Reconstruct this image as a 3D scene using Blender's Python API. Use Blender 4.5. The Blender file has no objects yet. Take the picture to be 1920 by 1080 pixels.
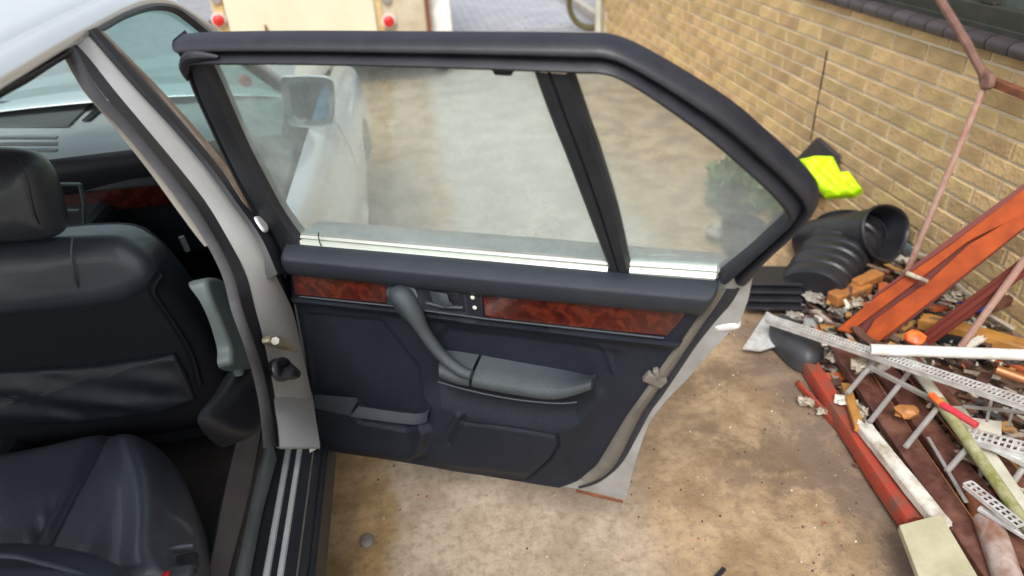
import bpy, bmesh, math, random
import numpy as np
from mathutils import Vector
random.seed(7); rng = np.random.default_rng(7)
sc = bpy.context.scene
# ------------------------------------------------------------------ camera (solved from the vanishing points)
FPX = 1300.0; CAM = np.array([0.0, 0.0, 1.69])
def _d(px, py): return np.array([px-960.0, -(py-540.0), -FPX])
_Y = _d(730, -240); _Y /= np.linalg.norm(_Y)
_s = -_d(-3600, 25); _s /= np.linalg.norm(_s)
_Z = np.cross(_s, _Y); _Z /= np.linalg.norm(_Z)
if _Z[1] < 0: _Z = -_Z
_X = np.cross(_Y, _Z)
R = np.array([_X, _Y, _Z])
cd = bpy.data.cameras.new('camera'); cam = bpy.data.objects.new('camera', cd); sc.collection.objects.link(cam)
from mathutils import Matrix
m4 = Matrix.Identity(4)
for i in range(3):
    for j in range(3): m4[i][j] = R[i][j]
    m4[i][3] = CAM[i]
cam.matrix_world = m4
cd.sensor_width = 36; cd.lens = 36*FPX/1920; cd.clip_start = .05; cd.clip_end = 400
cd.dof.use_dof = True; cd.dof.focus_distance = 1.75; cd.dof.aperture_fstop = 2.0
sc.camera = cam
# ------------------------------------------------------------------ daylight: overcast
EL, AZ = math.radians(52), math.radians(200)
w = bpy.data.worlds.new("World"); sc.world = w; w.use_nodes = True
nt = w.node_tree; bg = nt.nodes['Background']
sky = nt.nodes.new('ShaderNodeTexSky'); sky.sky_type = 'NISHITA'; sky.sun_disc = False
sky.sun_elevation = EL; sky.sun_rotation = AZ; sky.dust_density = 4; sky.air_density = 1.2
hs = nt.nodes.new('ShaderNodeHueSaturation'); hs.inputs['Saturation'].default_value = .38
nt.links.new(sky.outputs[0], hs.inputs['Color']); nt.links.new(hs.outputs[0], bg.inputs[0]); bg.inputs[1].default_value = .15
sl = bpy.data.lights.new('sun', 'SUN'); sl.energy = 1.3; sl.angle = math.radians(22); sl.color = (1, .97, .92)
so = bpy.data.objects.new('sun', sl); sc.collection.objects.link(so)
# sun direction: behind the camera and a little to the right
sd = Vector((math.sin(AZ)*math.cos(EL), math.cos(AZ)*math.cos(EL), math.sin(EL)))
so.rotation_euler = sd.to_track_quat('Z', 'Y').to_euler()
sc.view_settings.view_transform = 'Standard'; sc.view_settings.look = 'None'
sc.view_settings.exposure = .65; sc.view_settings.gamma = 1; sc.view_settings.use_curve_mapping = False
sc.render.engine = 'CYCLES'
sc.cycles.max_bounces = 8; sc.cycles.transparent_max_bounces = 12

# ------------------------------------------------------------------ picture point -> point on a real plane
def ray(px, py): return R @ _d(px, py)
def OZ(px, py, z): v = ray(px, py); return CAM + v*((z-CAM[2])/v[2])
def OX(px, py, x): v = ray(px, py); return CAM + v*(x/v[0])
def OY(px, py, y): v = ray(px, py); return CAM + v*(y/v[1])
def OP(px, py, P0, N): v = ray(px, py); return CAM + v*(np.dot(np.array(P0)-CAM, N)/np.dot(v, N))
GN = np.array([1, 0, .53])/math.hypot(1, .53)
def S(px, py, off=0):                     # glasshouse plane above the belt, upright below it
    P = OP(px, py, [-.38+off, 0, .93], GN)
    if P[2] < .93: P = OX(px, py, -.38+off)
    return P
def SX(z): return -.38-.53*(z-.93) if z > .93 else -.38
HX, HY = 1.61*math.sin(math.radians(-13.2)), 1.61*math.cos(math.radians(-13.2))
DU = np.array([.903, -.4296, 0]); DU /= np.linalg.norm(DU); DN = np.array([DU[1], -DU[0], 0])   # along the door, out of its inner face
def tilt(z): return .27*(z-.95) if z > .95 else 0
DNT = DN - .27*np.array([0, 0, 1])
def DP(s, z, off=0): return np.array([HX, HY, 0]) + DU*s + DN*(off+tilt(z)) + np.array([0, 0, z])
def D(px, py, off=0):                     # point of the open door
    P0 = np.array([HX, HY, .95]) + DN*off
    P = OP(px, py, P0, DNT)
    if P[2] < .95: P = OP(px, py, P0, DN)
    return P
def DC(px, py):                           # door coordinates (s, z) of a picture point
    P = D(px, py); return np.array([(P-np.array([HX, HY, 0]))@DU, P[2]])

# ------------------------------------------------------------------ mesh helpers
COL = sc.collection; WL = {}
def setp(o, label=None, cat=None, group=None, kind=None):
    for k, v in (('label', label), ('category', cat), ('group', group), ('kind', kind)):
        if v: o[k] = v
    return o
def thing(name, loc, label, cat, group=None):
    o = bpy.data.objects.new(name, None); COL.objects.link(o); o.location = loc; o.empty_display_size = .1
    WL[o.name] = np.array(loc, float); return setp(o, label, cat, group)
def add(name, VF, mat, parent=None, smooth=30, label=None, cat=None, group=None, kind=None, bevel=0, sub=0, solid=0):
    V, F = VF
    V = np.array(V, float)
    c = V.mean(0)
    if parent is None: c[2] = V[:, 2].min()
    me = bpy.data.meshes.new(name)
    me.from_pydata((V-c).tolist(), [], [tuple(int(i) for i in f) for f in F])
    bm = bmesh.new(); bm.from_mesh(me); bmesh.ops.remove_doubles(bm, verts=bm.verts, dist=1e-5)
    bmesh.ops.recalc_face_normals(bm, faces=bm.faces); bm.to_mesh(me); bm.free()
    if smooth:
        me.polygons.foreach_set('use_smooth', [True]*len(me.polygons))
        me.set_sharp_from_angle(angle=math.radians(smooth))
    me.materials.append(mat); me.update()
    o = bpy.data.objects.new(name, me); COL.objects.link(o)
    WL[o.name] = c
    if parent is not None: o.parent = parent; o.location = c-WL[parent.name]
    else: o.location = c
    if solid:
        q = o.modifiers.new('s', 'SOLIDIFY'); q.thickness = solid; q.offset = 0
    if bevel:
        b = o.modifiers.new('b', 'BEVEL'); b.width = bevel; b.segments = 2; b.limit_method = 'ANGLE'; b.angle_limit = math.radians(35)
    if sub:
        q = o.modifiers.new('u', 'SUBSURF'); q.levels = q.render_levels = sub
    return setp(o, label, cat, group, kind)
def merge(*parts):
    V = []; F = []
    for v, f in parts:
        b = len(V); V += [tuple(p) for p in v]; F += [tuple(i+b for i in q) for q in f]
    return V, F
def cr(pts, n=8, closed=False):           # Catmull-Rom through points
    P = [np.array(p, float) for p in pts]; N = len(P); out = []
    rngs = N if closed else N-1
    for i in range(rngs):
        if closed: a, b, c, d = P[(i-1) % N], P[i], P[(i+1) % N], P[(i+2) % N]
        else: a, b, c, d = P[max(i-1, 0)], P[i], P[i+1], P[min(i+2, N-1)]
        for k in range(n):
            t = k/n
            out.append(.5*((2*b)+(c-a)*t+(2*a-5*b+4*c-d)*t*t+(3*b-a-3*c+d)*t**3))
    if not closed: out.append(P[-1])
    return out
def tube(pts, r, n=10, closed=False, caps=True, flat=1.0):
    P = [np.array(p, float) for p in pts]; N = len(P)
    rr = r if hasattr(r, '__len__') else [r]*N
    V = []; F = []; u = None
    for i in range(N):
        t = P[(i+1) % N]-P[i-1] if closed else P[min(i+1, N-1)]-P[max(i-1, 0)]
        t = t/(np.linalg.norm(t)+1e-12)
        if u is None:
            u = np.cross(t, [0, 0, 1.0]);
            if np.linalg.norm(u) < 1e-3: u = np.cross(t, [1.0, 0, 0])
        u = u-t*np.dot(u, t); u /= np.linalg.norm(u)+1e-12; v = np.cross(t, u)
        for k in range(n):
            a = 2*math.pi*k/n; V.append(P[i]+rr[i]*(math.cos(a)*u+flat*math.sin(a)*v))
    for i in range(N if closed else N-1):
        j = (i+1) % N
        for k in range(n): F.append((i*n+k, i*n+(k+1) % n, j*n+(k+1) % n, j*n+k))
    if caps and not closed: F += [tuple(range(n)), tuple((N-1)*n+k for k in range(n))]
    return V, F
def pipe_hollow(p0, p1, r, t, n=16):      # an open pipe with wall thickness
    p0, p1 = np.array(p0, float), np.array(p1, float); d = (p1-p0); d /= np.linalg.norm(d)
    e = d*t*1.5
    pts = [p0+e*8, p0, p0, p1, p1, p1-e*8]; rad = [r-t, r-t, r, r, r-t, r-t]
    V, F = [], []
    u = np.cross(d, [0, 0, 1.0]); u /= np.linalg.norm(u); v = np.cross(d, u)
    for p, q in zip(pts, rad):
        for k in range(n):
            a = 2*math.pi*k/n; V.append(p+q*(math.cos(a)*u+math.sin(a)*v))
    for i in range(5):
        for k in range(n): F.append((i*n+k, i*n+(k+1) % n, (i+1)*n+(k+1) % n, (i+1)*n+k))
    F += [tuple(range(n)), tuple(5*n+k for k in range(n))]
    return V, F
def loft(rows, closeu=False, closev=False):
    n = len(rows[0]); V = [np.array(p, float) for r_ in rows for p in r_]; F = []
    m = len(rows)
    for i in range(m if closeu else m-1):
        for k in range(n if closev else n-1):
            F.append((i*n+k, i*n+(k+1) % n, ((i+1) % m)*n+(k+1) % n, ((i+1) % m)*n+k))
    return V, F
def resample(pts, n):
    P = np.array(pts, float); L = np.r_[0, np.cumsum(np.linalg.norm(np.diff(P, axis=0), axis=1))]
    t = np.linspace(0, L[-1], n); return [np.array([np.interp(x, L, P[:, k]) for k in range(P.shape[1])]) for x in t]
def band(Lp, Rp, prof, nrm, n=40, smoothpath=True):
    # lofted strip between two 3-D polylines; prof = [(t across, offset along nrm)]
    A = cr(Lp, 6) if smoothpath else Lp; B = cr(Rp, 6) if smoothpath else Rp
    A = resample(A, n); B = resample(B, n); nrm = np.array(nrm, float)
    return loft([[a+(b-a)*t+nrm*h for t, h in prof] for a, b in zip(A, B)])
def beam(p0, p1, wd, h, up=(0, 0, 1), taper=1):
    p0, p1, up = np.array(p0, float), np.array(p1, float), np.array(up, float)
    d = (p1-p0)/np.linalg.norm(p1-p0); s = np.cross(d, up); s /= np.linalg.norm(s); u = np.cross(s, d)
    V = []
    for p, k in ((p0, 1), (p1, taper)):
        for a, b in ((-1, -1), (1, -1), (1, 1), (-1, 1)): V.append(p+s*a*wd/2*k+u*b*h/2*k)
    return V, [(0, 1, 2, 3), (7, 6, 5, 4), (0, 4, 5, 1), (1, 5, 6, 2), (2, 6, 7, 3), (3, 7, 4, 0)]
def box(x0, x1, y0, y1, z0, z1):
    V = [(x, y, z) for z in (z0, z1) for x, y in ((x0, y0), (x1, y0), (x1, y1), (x0, y1))]
    return V, [(0, 1, 2, 3), (4, 5, 6, 7), (0, 1, 5, 4), (1, 2, 6, 5), (2, 3, 7, 6), (3, 0, 4, 7)]
def prism(pts, dvec):
    n = len(pts); d = np.array(dvec, float)
    V = [np.array(p, float) for p in pts]+[np.array(p, float)+d for p in pts]
    return V, [tuple(range(n)), tuple(range(2*n-1, n-1, -1))]+[(i, (i+1) % n, (i+1) % n+n, i+n) for i in range(n)]
def sdf(P, poly):                          # signed distance, positive inside; P (N,2), poly (M,2)
    P = np.atleast_2d(P); poly = np.array(poly, float); d = np.full(len(P), 1e9); ins = np.zeros(len(P), bool)
    for a, b in zip(poly, np.roll(poly, -1, 0)):
        e = b-a; w_ = P-a; t = np.clip((w_@e)/(e@e+1e-15), 0, 1); q = w_-np.outer(t, e)
        d = np.minimum(d, np.hypot(q[:, 0], q[:, 1]))
        c = (a[1] > P[:, 1]) != (b[1] > P[:, 1])
        with np.errstate(divide='ignore', invalid='ignore'):
            xi = (b[0]-a[0])*(P[:, 1]-a[1])/(b[1]-a[1]+1e-15)+a[0]
        ins ^= c & (P[:, 0] < xi)
    return np.where(ins, d, -d)
def dline(P, line):
    d = np.full(len(P), 1e9)
    for a, b in zip(line[:-1], line[1:]):
        a = np.array(a); e = np.array(b)-a; w_ = P-a; t = np.clip((w_@e)/(e@e+1e-15), 0, 1); q = w_-np.outer(t, e)
        d = np.minimum(d, np.hypot(q[:, 0], q[:, 1]))
    return d
def ss(x, a, b): t = np.clip((x-a)/(b-a), 0, 1); return t*t*(3-2*t)
def puff(pts3, N, height, edge, crown=0, back=0, rings=14, seg=90, extra=None, cen=None, smoothout=True, fine=0):
    # cushion-shaped panel with a rounded rim over a star-shaped outline lying in a plane
    N = np.array(N, float); N /= np.linalg.norm(N)
    P = [np.array(p, float) for p in pts3]
    P = cr(P, 8, True) if smoothout else P+[P[0]]
    if not smoothout: pass
    P = resample(P+[P[0]] if smoothout else P, seg+1)[:-1]
    c = np.mean(P, 0) if cen is None else np.array(cen, float)
    U = P[0]-c; U -= N*np.dot(U, N); U /= np.linalg.norm(U); Vv = np.cross(N, U)
    poly = np.array([[(p-c)@U, (p-c)@Vv] for p in P])
    ks = [1-(1-math.cos(math.pi/2*i/rings))*1.0 for i in range(rings+1)][::1]
    ks = [1.0, .995, .985, .97, .95, .925, .89, .84, .77, .68, .56, .42, .26, .12, .0]
    if fine: ks = [1, .997, .99, .98]+list(np.linspace(.965, 0, fine))
    rows = []
    if back: rows.append([p-N*back for p in P])
    for k in ks:
        pts = poly*k; d = np.maximum(sdf(pts, poly), 0) if k < 1 else np.zeros(len(pts))
        q = np.clip(1-d/edge, 0, 1); h = height*np.sqrt(np.maximum(0, 1-q*q))+crown*(1-k*k)
        if extra is not None: h = h+extra(c+np.outer(pts[:, 0], U)+np.outer(pts[:, 1], Vv), d)
        rows.append([c+U*a+Vv*b+N*e for (a, b), e in zip(pts, h)])
    return loft(rows, False, True)

# ------------------------------------------------------------------ materials
def mat(name, col, rough=.6, metal=0, col2=None, ns=8, bump=0, bs=60, coat=0, spec=.5, rnd=0, detail=6, emit=None, lo=.35, hi=.65, rough2=None, stretch=None):
    m = bpy.data.materials.new(name); m.use_nodes = True; t = m.node_tree; b = t.nodes['Principled BSDF']
    b.inputs['Base Color'].default_value = (*col, 1); b.inputs['Roughness'].default_value = rough
    b.inputs['Metallic'].default_value = metal; b.inputs['Coat Weight'].default_value = coat; b.inputs['Coat Roughness'].default_value = .08
    b.inputs['Specular IOR Level'].default_value = spec
    tc = t.nodes.new('ShaderNodeTexCoord'); out = tc.outputs['Object']
    if stretch:
        mp = t.nodes.new('ShaderNodeMapping'); mp.inputs['Scale'].default_value = stretch; t.links.new(out, mp.inputs[0]); out = mp.outputs[0]
    last = None
    if col2 is not None:
        n = t.nodes.new('ShaderNodeTexNoise'); n.inputs['Scale'].default_value = ns; n.inputs['Detail'].default_value = detail; n.inputs['Roughness'].default_value = .6
        t.links.new(out, n.inputs['Vector'])
        r = t.nodes.new('ShaderNodeMapRange'); r.inputs['From Min'].default_value = lo; r.inputs['From Max'].default_value = hi
        t.links.new(n.outputs[0], r.inputs[0])
        mx = t.nodes.new('ShaderNodeMix'); mx.data_type = 'RGBA'; mx.inputs[6].default_value = (*col, 1); mx.inputs[7].default_value = (*col2, 1)
        t.links.new(r.outputs[0], mx.inputs[0]); last = mx.outputs[2]
        if rough2 is not None:
            r2 = t.nodes.new('ShaderNodeMapRange'); r2.inputs['From Min'].default_value = lo; r2.inputs['From Max'].default_value = hi
            r2.inputs['To Min'].default_value = rough; r2.inputs['To Max'].default_value = rough2
            t.links.new(n.outputs[0], r2.inputs[0]); t.links.new(r2.outputs[0], b.inputs['Roughness'])
    if rnd:
        oi = t.nodes.new('ShaderNodeObjectInfo'); h = t.nodes.new('ShaderNodeHueSaturation')
        r = t.nodes.new('ShaderNodeMapRange'); r.inputs['To Min'].default_value = 1-rnd; r.inputs['To Max'].default_value = 1+rnd*.7
        t.links.new(oi.outputs['Random'], r.inputs[0]); t.links.new(r.outputs[0], h.inputs['Value'])
        mu = t.nodes.new('ShaderNodeMath'); mu.operation = 'MULTIPLY'; mu.inputs[1].default_value = 7.31; t.links.new(oi.outputs['Random'], mu.inputs[0])
        fr = t.nodes.new('ShaderNodeMath'); fr.operation = 'FRACT'; t.links.new(mu.outputs[0], fr.inputs[0])
        r = t.nodes.new('ShaderNodeMapRange'); r.inputs['To Min'].default_value = .492; r.inputs['To Max'].default_value = .505
        t.links.new(fr.outputs[0], r.inputs[0]); t.links.new(r.outputs[0], h.inputs['Hue'])
        if last: t.links.new(last, h.inputs['Color'])
        else: h.inputs['Color'].default_value = (*col, 1)
        last = h.outputs[0]
    if last: t.links.new(last, b.inputs['Base Color'])
    if bump:
        n = t.nodes.new('ShaderNodeTexNoise'); n.inputs['Scale'].default_value = bs; n.inputs['Detail'].default_value = 5
        t.links.new(out, n.inputs['Vector'])
        bp = t.nodes.new('ShaderNodeBump'); bp.inputs['Strength'].default_value = bump; bp.inputs['Distance'].default_value = .004
        t.links.new(n.outputs[0], bp.inputs['Height']); t.links.new(bp.outputs[0], b.inputs['Normal'])
    return m
def glassmat(name, tint, haze, hazecol=(.75, .8, .76), rough=.03, ns=9, ior=1.5):
    m = bpy.data.materials.new(name); m.use_nodes = True; t = m.node_tree; t.nodes.remove(t.nodes['Principled BSDF'])
    o = t.nodes['Material Output']; tr = t.nodes.new('ShaderNodeBsdfTransparent'); tr.inputs[0].default_value = (*tint, 1)
    gl = t.nodes.new('ShaderNodeBsdfGlossy'); gl.inputs['Roughness'].default_value = rough
    fr = t.nodes.new('ShaderNodeFresnel'); ge = t.nodes.new('ShaderNodeNewGeometry'); bi = t.nodes.new('ShaderNodeMapRange')
    bi.inputs['To Min'].default_value = ior; bi.inputs['To Max'].default_value = 1/ior; t.links.new(ge.outputs['Backfacing'], bi.inputs[0]); t.links.new(bi.outputs[0], fr.inputs[0])   # thin pane: the same reflection from both sides
    mx = t.nodes.new('ShaderNodeMixShader'); t.links.new(fr.outputs[0], mx.inputs[0]); t.links.new(tr.outputs[0], mx.inputs[1]); t.links.new(gl.outputs[0], mx.inputs[2])
    df = t.nodes.new('ShaderNodeBsdfDiffuse'); df.inputs[0].default_value = (*hazecol, 1)
    tl = t.nodes.new('ShaderNodeBsdfTranslucent'); tl.inputs[0].default_value = (*hazecol, 1)
    dd = t.nodes.new('ShaderNodeMixShader'); t.links.new(df.outputs[0], dd.inputs[1]); t.links.new(tl.outputs[0], dd.inputs[2])
    tc = t.nodes.new('ShaderNodeTexCoord'); n = t.nodes.new('ShaderNodeTexNoise'); n.inputs['Scale'].default_value = ns; n.inputs['Detail'].default_value = 8; n.inputs['Roughness'].default_value = .7
    t.links.new(tc.outputs['Object'], n.inputs['Vector'])
    r = t.nodes.new('ShaderNodeMapRange'); r.inputs['From Min'].default_value = .3; r.inputs['From Max'].default_value = .7
    r.inputs['To Min'].default_value = haze*.6; r.inputs['To Max'].default_value = haze*1.4
    t.links.new(n.outputs[0], r.inputs[0])
    m2 = t.nodes.new('ShaderNodeMixShader'); t.links.new(r.outputs[0], m2.inputs[0]); t.links.new(mx.outputs[0], m2.inputs[1]); t.links.new(dd.outputs[0], m2.inputs[2])
    t.links.new(m2.outputs[0], o.inputs[0]); return m
M = {}
M['paint'] = mat('silver_paint', (.68, .73, .755), .32, .45, coat=.7, col2=(.64, .69, .715), ns=3)
M['paint_matt'] = mat('silver_jamb', (.56, .575, .58), .42, .2, coat=.25, col2=(.50, .505, .49), ns=7, rough2=.55)
M['rubber'] = mat('black_rubber', (.012, .013, .019), .42, col2=(.020, .021, .028), ns=20, bump=.15, bs=300)
M['frame'] = mat('satin_black', (.011, .013, .017), .50, col2=(.017, .019, .024), ns=14)
M['seal'] = mat('grey_seal', (.080, .080, .088), .6, col2=(.06, .06, .066), ns=25)
M['seal_beige'] = mat('dusty_seal', (.20, .18, .15), .6, col2=(.12, .11, .095), ns=9)
M['vinyl'] = mat('blue_black_vinyl', (.0085, .0115, .020), .55, bump=.6, bs=500, col2=(.013, .016, .026), ns=6, spec=.3)
M['vinyl_top'] = mat('soft_vinyl_roll', (.020, .025, .036), .42, bump=.5, bs=500, col2=(.027, .033, .044), ns=6, spec=.4)
M['carpet'] = mat('charcoal_carpet', (.022, .024, .040), .95, bump=.8, bs=900, col2=(.03, .032, .05), ns=30)
M['armrest'] = mat('armrest_vinyl', (.036, .046, .056), .45, bump=.5, bs=500, col2=(.050, .061, .070), ns=5)
M['leather'] = mat('black_leather', (.042, .047, .066), .27, bump=.3, bs=450, col2=(.052, .058, .076), ns=7, rough2=.40, spec=.8, coat=.25)
M['seatcloth'] = mat('seat_back_vinyl', (.007, .008, .013), .6, bump=.4, bs=300, spec=.3)
M['dark'] = mat('dark_plastic', (.012, .013, .018), .5)
M['dash'] = mat('dash_vinyl_sheen', (.28, .32, .32), .4, bump=.3, bs=500, col2=(.33, .37, .37), ns=5)  # sky sheen on the dash top put into its base colour
M['floor'] = mat('floor_carpet', (.075, .062, .055), .95, bump=1, bs=600, col2=(.045, .038, .034), ns=9)
M['trimcarpet'] = mat('sill_carpet', (.13, .115, .12), .95, bump=.9, bs=700, col2=(.10, .09, .092), ns=12)
M['chrome'] = mat('aluminium_strip', (.80, .84, .85), .28, .35, col2=(.62, .65, .66), ns=5)
M['belt'] = mat('pale_belt_strip', (.62, .68, .62), .3, .35, col2=(.52, .56, .50), ns=4, coat=.5)
M['white'] = mat('white_plastic', (.76, .76, .73), .35, col2=(.58, .55, .49), ns=15, bump=.05)
M['red'] = mat('red_lens', (.55, .015, .015), .2, coat=.6)
M['mirror'] = mat('mirror_glass', (.05, .17, .27), .04, 1)
M['doorglass'] = glassmat('door_glass', (.84, .92, .89), .36, (.70, .79, .76), .04, 6)
M['sideglass'] = glassmat('side_glass', (.60, .80, .77), .16, (.42, .58, .56), .05, 12, ior=1.45)
M['glass'] = glassmat('clear_glass', (.70, .86, .83), .12, (.5, .64, .61), .04, 5, ior=1.5)
def wood_mat():
    m = mat('burl_wood', (.22, .035, .016), .25, coat=1)
    t = m.node_tree; b = t.nodes['Principled BSDF']; tc = t.nodes.new('ShaderNodeTexCoord')
    n = t.nodes.new('ShaderNodeTexNoise'); n.inputs['Scale'].default_value = 48; n.inputs['Detail'].default_value = 9; n.inputs['Distortion'].default_value = .5
    t.links.new(tc.outputs['Object'], n.inputs['Vector'])
    r = t.nodes.new('ShaderNodeValToRGB'); e = r.color_ramp.elements
    e[0].position = .30; e[0].color = (.030, .005, .004, 1); e[1].position = .72; e[1].color = (.125, .022, .009, 1)
    x = r.color_ramp.elements.new(.50); x.color = (.065, .010, .006, 1)
    t.links.new(n.outputs[0], r.inputs[0]); t.links.new(r.outputs[0], b.inputs['Base Color']); return m
M['wood'] = wood_mat()
def brick_mat():
    m = mat('yellow_brick', (.68, .49, .235), .85, col2=(.50, .355, .17), ns=7, bump=1.4, bs=60, rnd=.2, detail=8)
    return m
M['brick'] = brick_mat()
M['mortar'] = mat('mortar', (.74, .66, .50), .95, col2=(.62, .53, .39), ns=6, bump=.6, bs=80)
M['sill_tile'] = mat('glazed_tile', (.075, .060, .062), .35, col2=(.05, .042, .045), ns=8, rnd=.2, bump=.2)
M['winframe'] = mat('mossy_window_frame', (.045, .042, .036), .7, col2=(.022, .03, .018), ns=9, bump=.4)
M['winglass'] = glassmat('house_window_glass', (.25, .31, .28), .55, (.30, .37, .33), .12, 5, ior=1.6)  # greenish reflection put into the pane's haze and tint
def ground_mat():
    m = bpy.data.materials.new('stained_concrete'); m.use_nodes = True; t = m.node_tree; b = t.nodes['Principled BSDF']
    tc = t.nodes.new('ShaderNodeTexCoord'); ob = tc.outputs['Object']
    def noise(s, d=8, r=.62, dist=0):
        n = t.nodes.new('ShaderNodeTexNoise'); n.inputs['Scale'].default_value = s; n.inputs['Detail'].default_value = d
        n.inputs['Roughness'].default_value = r; n.inputs['Distortion'].default_value = dist; t.links.new(ob, n.inputs['Vector']); return n.outputs[0]
    def rg(v, a, b_, c=0, d=1):
        r = t.nodes.new('ShaderNodeMapRange'); r.interpolation_type = 'SMOOTHSTEP'
        for k, x in (('From Min', a), ('From Max', b_), ('To Min', c), ('To Max', d)): r.inputs[k].default_value = x
        t.links.new(v, r.inputs[0]); return r.outputs[0]
    def mixc(f, a, c):
        x = t.nodes.new('ShaderNodeMix'); x.data_type = 'RGBA'
        if hasattr(f, 'links') or not isinstance(f, float): t.links.new(f, x.inputs[0])
        else: x.inputs[0].default_value = f
        for i, q in ((6, a), (7, c)):
            if isinstance(q, tuple): x.inputs[i].default_value = (*q, 1)
            else: t.links.new(q, x.inputs[i])
        return x.outputs[2]
    def mth(op, a, c):
        x = t.nodes.new('ShaderNodeMath'); x.operation = op
        for i, q in ((0, a), (1, c)):
            if isinstance(q, (int, float)): x.inputs[i].default_value = q
            else: t.links.new(q, x.inputs[i])
        return x.outputs[0]
    sp = t.nodes.new('ShaderNodeSeparateXYZ'); t.links.new(ob, sp.inputs[0]); X, Y = sp.outputs[0], sp.outputs[1]
    wob = mth('MULTIPLY', mth('SUBTRACT', noise(3, 6), .5), .22)
    xw = mth('ADD', X, wob)
    base = mixc(rg(noise(5), .38, .62), (.35, .275, .195), (.49, .40, .30))           # pinkish grey slab
    tan = mixc(rg(noise(9), .35, .65), (.25, .165, .07), (.43, .30, .15))            # mossy tan
    c = mixc(rg(xw, -.26, -.20), tan, base)
    # tan weathered field further right
    tn2 = mixc(rg(noise(6), .36, .64), (.27, .18, .095), (.46, .33, .195))
    c = mixc(mth('MULTIPLY', rg(xw, .42, .62), rg(mth('ADD', Y, wob), 6.5, 5.5)), c, tn2)
    # paler grey strip down the drive
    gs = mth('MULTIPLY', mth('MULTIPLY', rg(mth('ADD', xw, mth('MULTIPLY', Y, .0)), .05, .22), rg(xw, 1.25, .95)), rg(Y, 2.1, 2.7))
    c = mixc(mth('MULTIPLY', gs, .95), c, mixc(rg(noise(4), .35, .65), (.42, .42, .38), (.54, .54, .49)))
    # dark stains on the right near the rubbish
    st = mth('MULTIPLY', rg(noise(3.1, 9, .72, .4), .45, .58), mth('MULTIPLY', rg(xw, .62, .95), rg(Y, 2.6, 1.7)))
    c = mixc(mth('MULTIPLY', st, .72), c, (.12, .082, .055))
    edge = rg(xw, 1.02, 1.22); c = mixc(mth('MULTIPLY', edge, mth('MULTIPLY', rg(Y, 2.6, 2.0), .6)), c, (.17, .13, .11))
    fine = rg(noise(38, 9, .75), .44, .66); c = mixc(mth('MULTIPLY', fine, .5), c, (.15, .10, .065))
    c = mixc(mth('MULTIPLY', rg(noise(150, 6, .8), .52, .68), .35), c, (.12, .08, .05)); c = mixc(mth('MULTIPLY', rg(noise(110, 6, .8, .2), .56, .7), .30), c, (.66, .57, .44))
    wpk = t.nodes.new('ShaderNodeTexVoronoi'); wpk.inputs['Scale'].default_value = 75; t.links.new(ob, wpk.inputs['Vector'])
    pk = rg(wpk.outputs[0], .13, .07); c = mixc(mth('MULTIPLY', pk, .10), c, (.6, .52, .42))
    # old grey tarmac beyond
    c = mixc(rg(mth('ADD', Y, wob), 8.0, 8.3), c, mixc(rg(noise(12), .35, .65), (.23, .23, .235), (.30, .30, .31)))
    t.links.new(c, b.inputs['Base Color'])
    t.links.new(rg(noise(1.7, 5), .35, .65, .25, .65), b.inputs['Roughness'])
    bp = t.nodes.new('ShaderNodeBump'); bp.inputs['Strength'].default_value = .6; bp.inputs['Distance'].default_value = .006
    t.links.new(mth('ADD', noise(60, 8, .7), mth('MULTIPLY', noise(9, 4), 1.5)), bp.inputs['Height']); t.links.new(bp.outputs[0], b.inputs['Normal'])
    return m
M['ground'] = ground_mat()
M['paver'] = mat('grey_pavers', (.30, .31, .34), .6, col2=(.38, .39, .42), ns=3, bump=.4)
M['kerb'] = mat('pale_kerb', (.46, .43, .37), .8, col2=(.36, .33, .28), ns=5, bump=.4)
M['cream'] = mat('aged_cream_panel', (.72, .66, .50), .42, col2=(.66, .60, .45), ns=2.5, coat=.2)
M['cream2'] = mat('grimy_cream', (.55, .50, .38), .55, col2=(.40, .34, .24), ns=5)
M['yellowed'] = mat('yellowed_sealant', (.62, .47, .22), .55, col2=(.45, .30, .12), ns=9)
M['rust'] = mat('rust', (.26, .085, .035), .8, col2=(.12, .045, .025), ns=18, bump=.5, bs=120)
M['redlead'] = mat('red_oxide_paint', (.42, .075, .012), .65, col2=(.27, .045, .010), ns=11, bump=.4, bs=120, detail=10, spec=.25)
M['redlead_dark'] = mat('dark_red_oxide_and_shade', (.15, .022, .012), .55, col2=(.13, .02, .012), ns=7, bump=.2)  # shade put into the webs' colour; second beam's own dark red
M['redboard'] = mat('red_board', (.36, .050, .025), .6, col2=(.19, .075, .05), ns=14, bump=.6, detail=10, lo=.45, hi=.62)
M['brownboard'] = mat('brown_board', (.085, .030, .022), .5, col2=(.19, .085, .06), ns=15, bump=.6, detail=10, lo=.42, hi=.66)
M['whitewood'] = mat('white_painted_timber', (.66, .64, .58), .6, col2=(.34, .28, .21), ns=18, bump=.6, detail=10, lo=.45, hi=.7)
M['cream_board'] = mat('pale_green_board', (.50, .48, .33), .6, col2=(.38, .35, .23), ns=9, bump=.4, detail=10)
M['galv'] = mat('galvanised_steel', (.74, .76, .77), .38, .35, col2=(.50, .49, .47), ns=30, bump=.1)
M['galv_dull'] = mat('dull_galvanised', (.40, .39, .37), .5, .4, col2=(.28, .26, .23), ns=12)
M['blackplastic'] = mat('black_polythene', (.014, .014, .018), .38, col2=(.024, .024, .028), ns=6, bump=.1)
M['rubbergrey'] = mat('grey_black_rubber', (.050, .052, .060), .5, col2=(.035, .036, .042), ns=9, bump=.1)
M['hivis'] = mat('hi_vis_fabric', (.58, .95, .0), .6, col2=(.50, .85, .0), ns=5, bump=.2)
M['orange'] = mat('orange_plastic', (.46, .19, .05), .5, col2=(.26, .11, .04), ns=22, detail=9)
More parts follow.
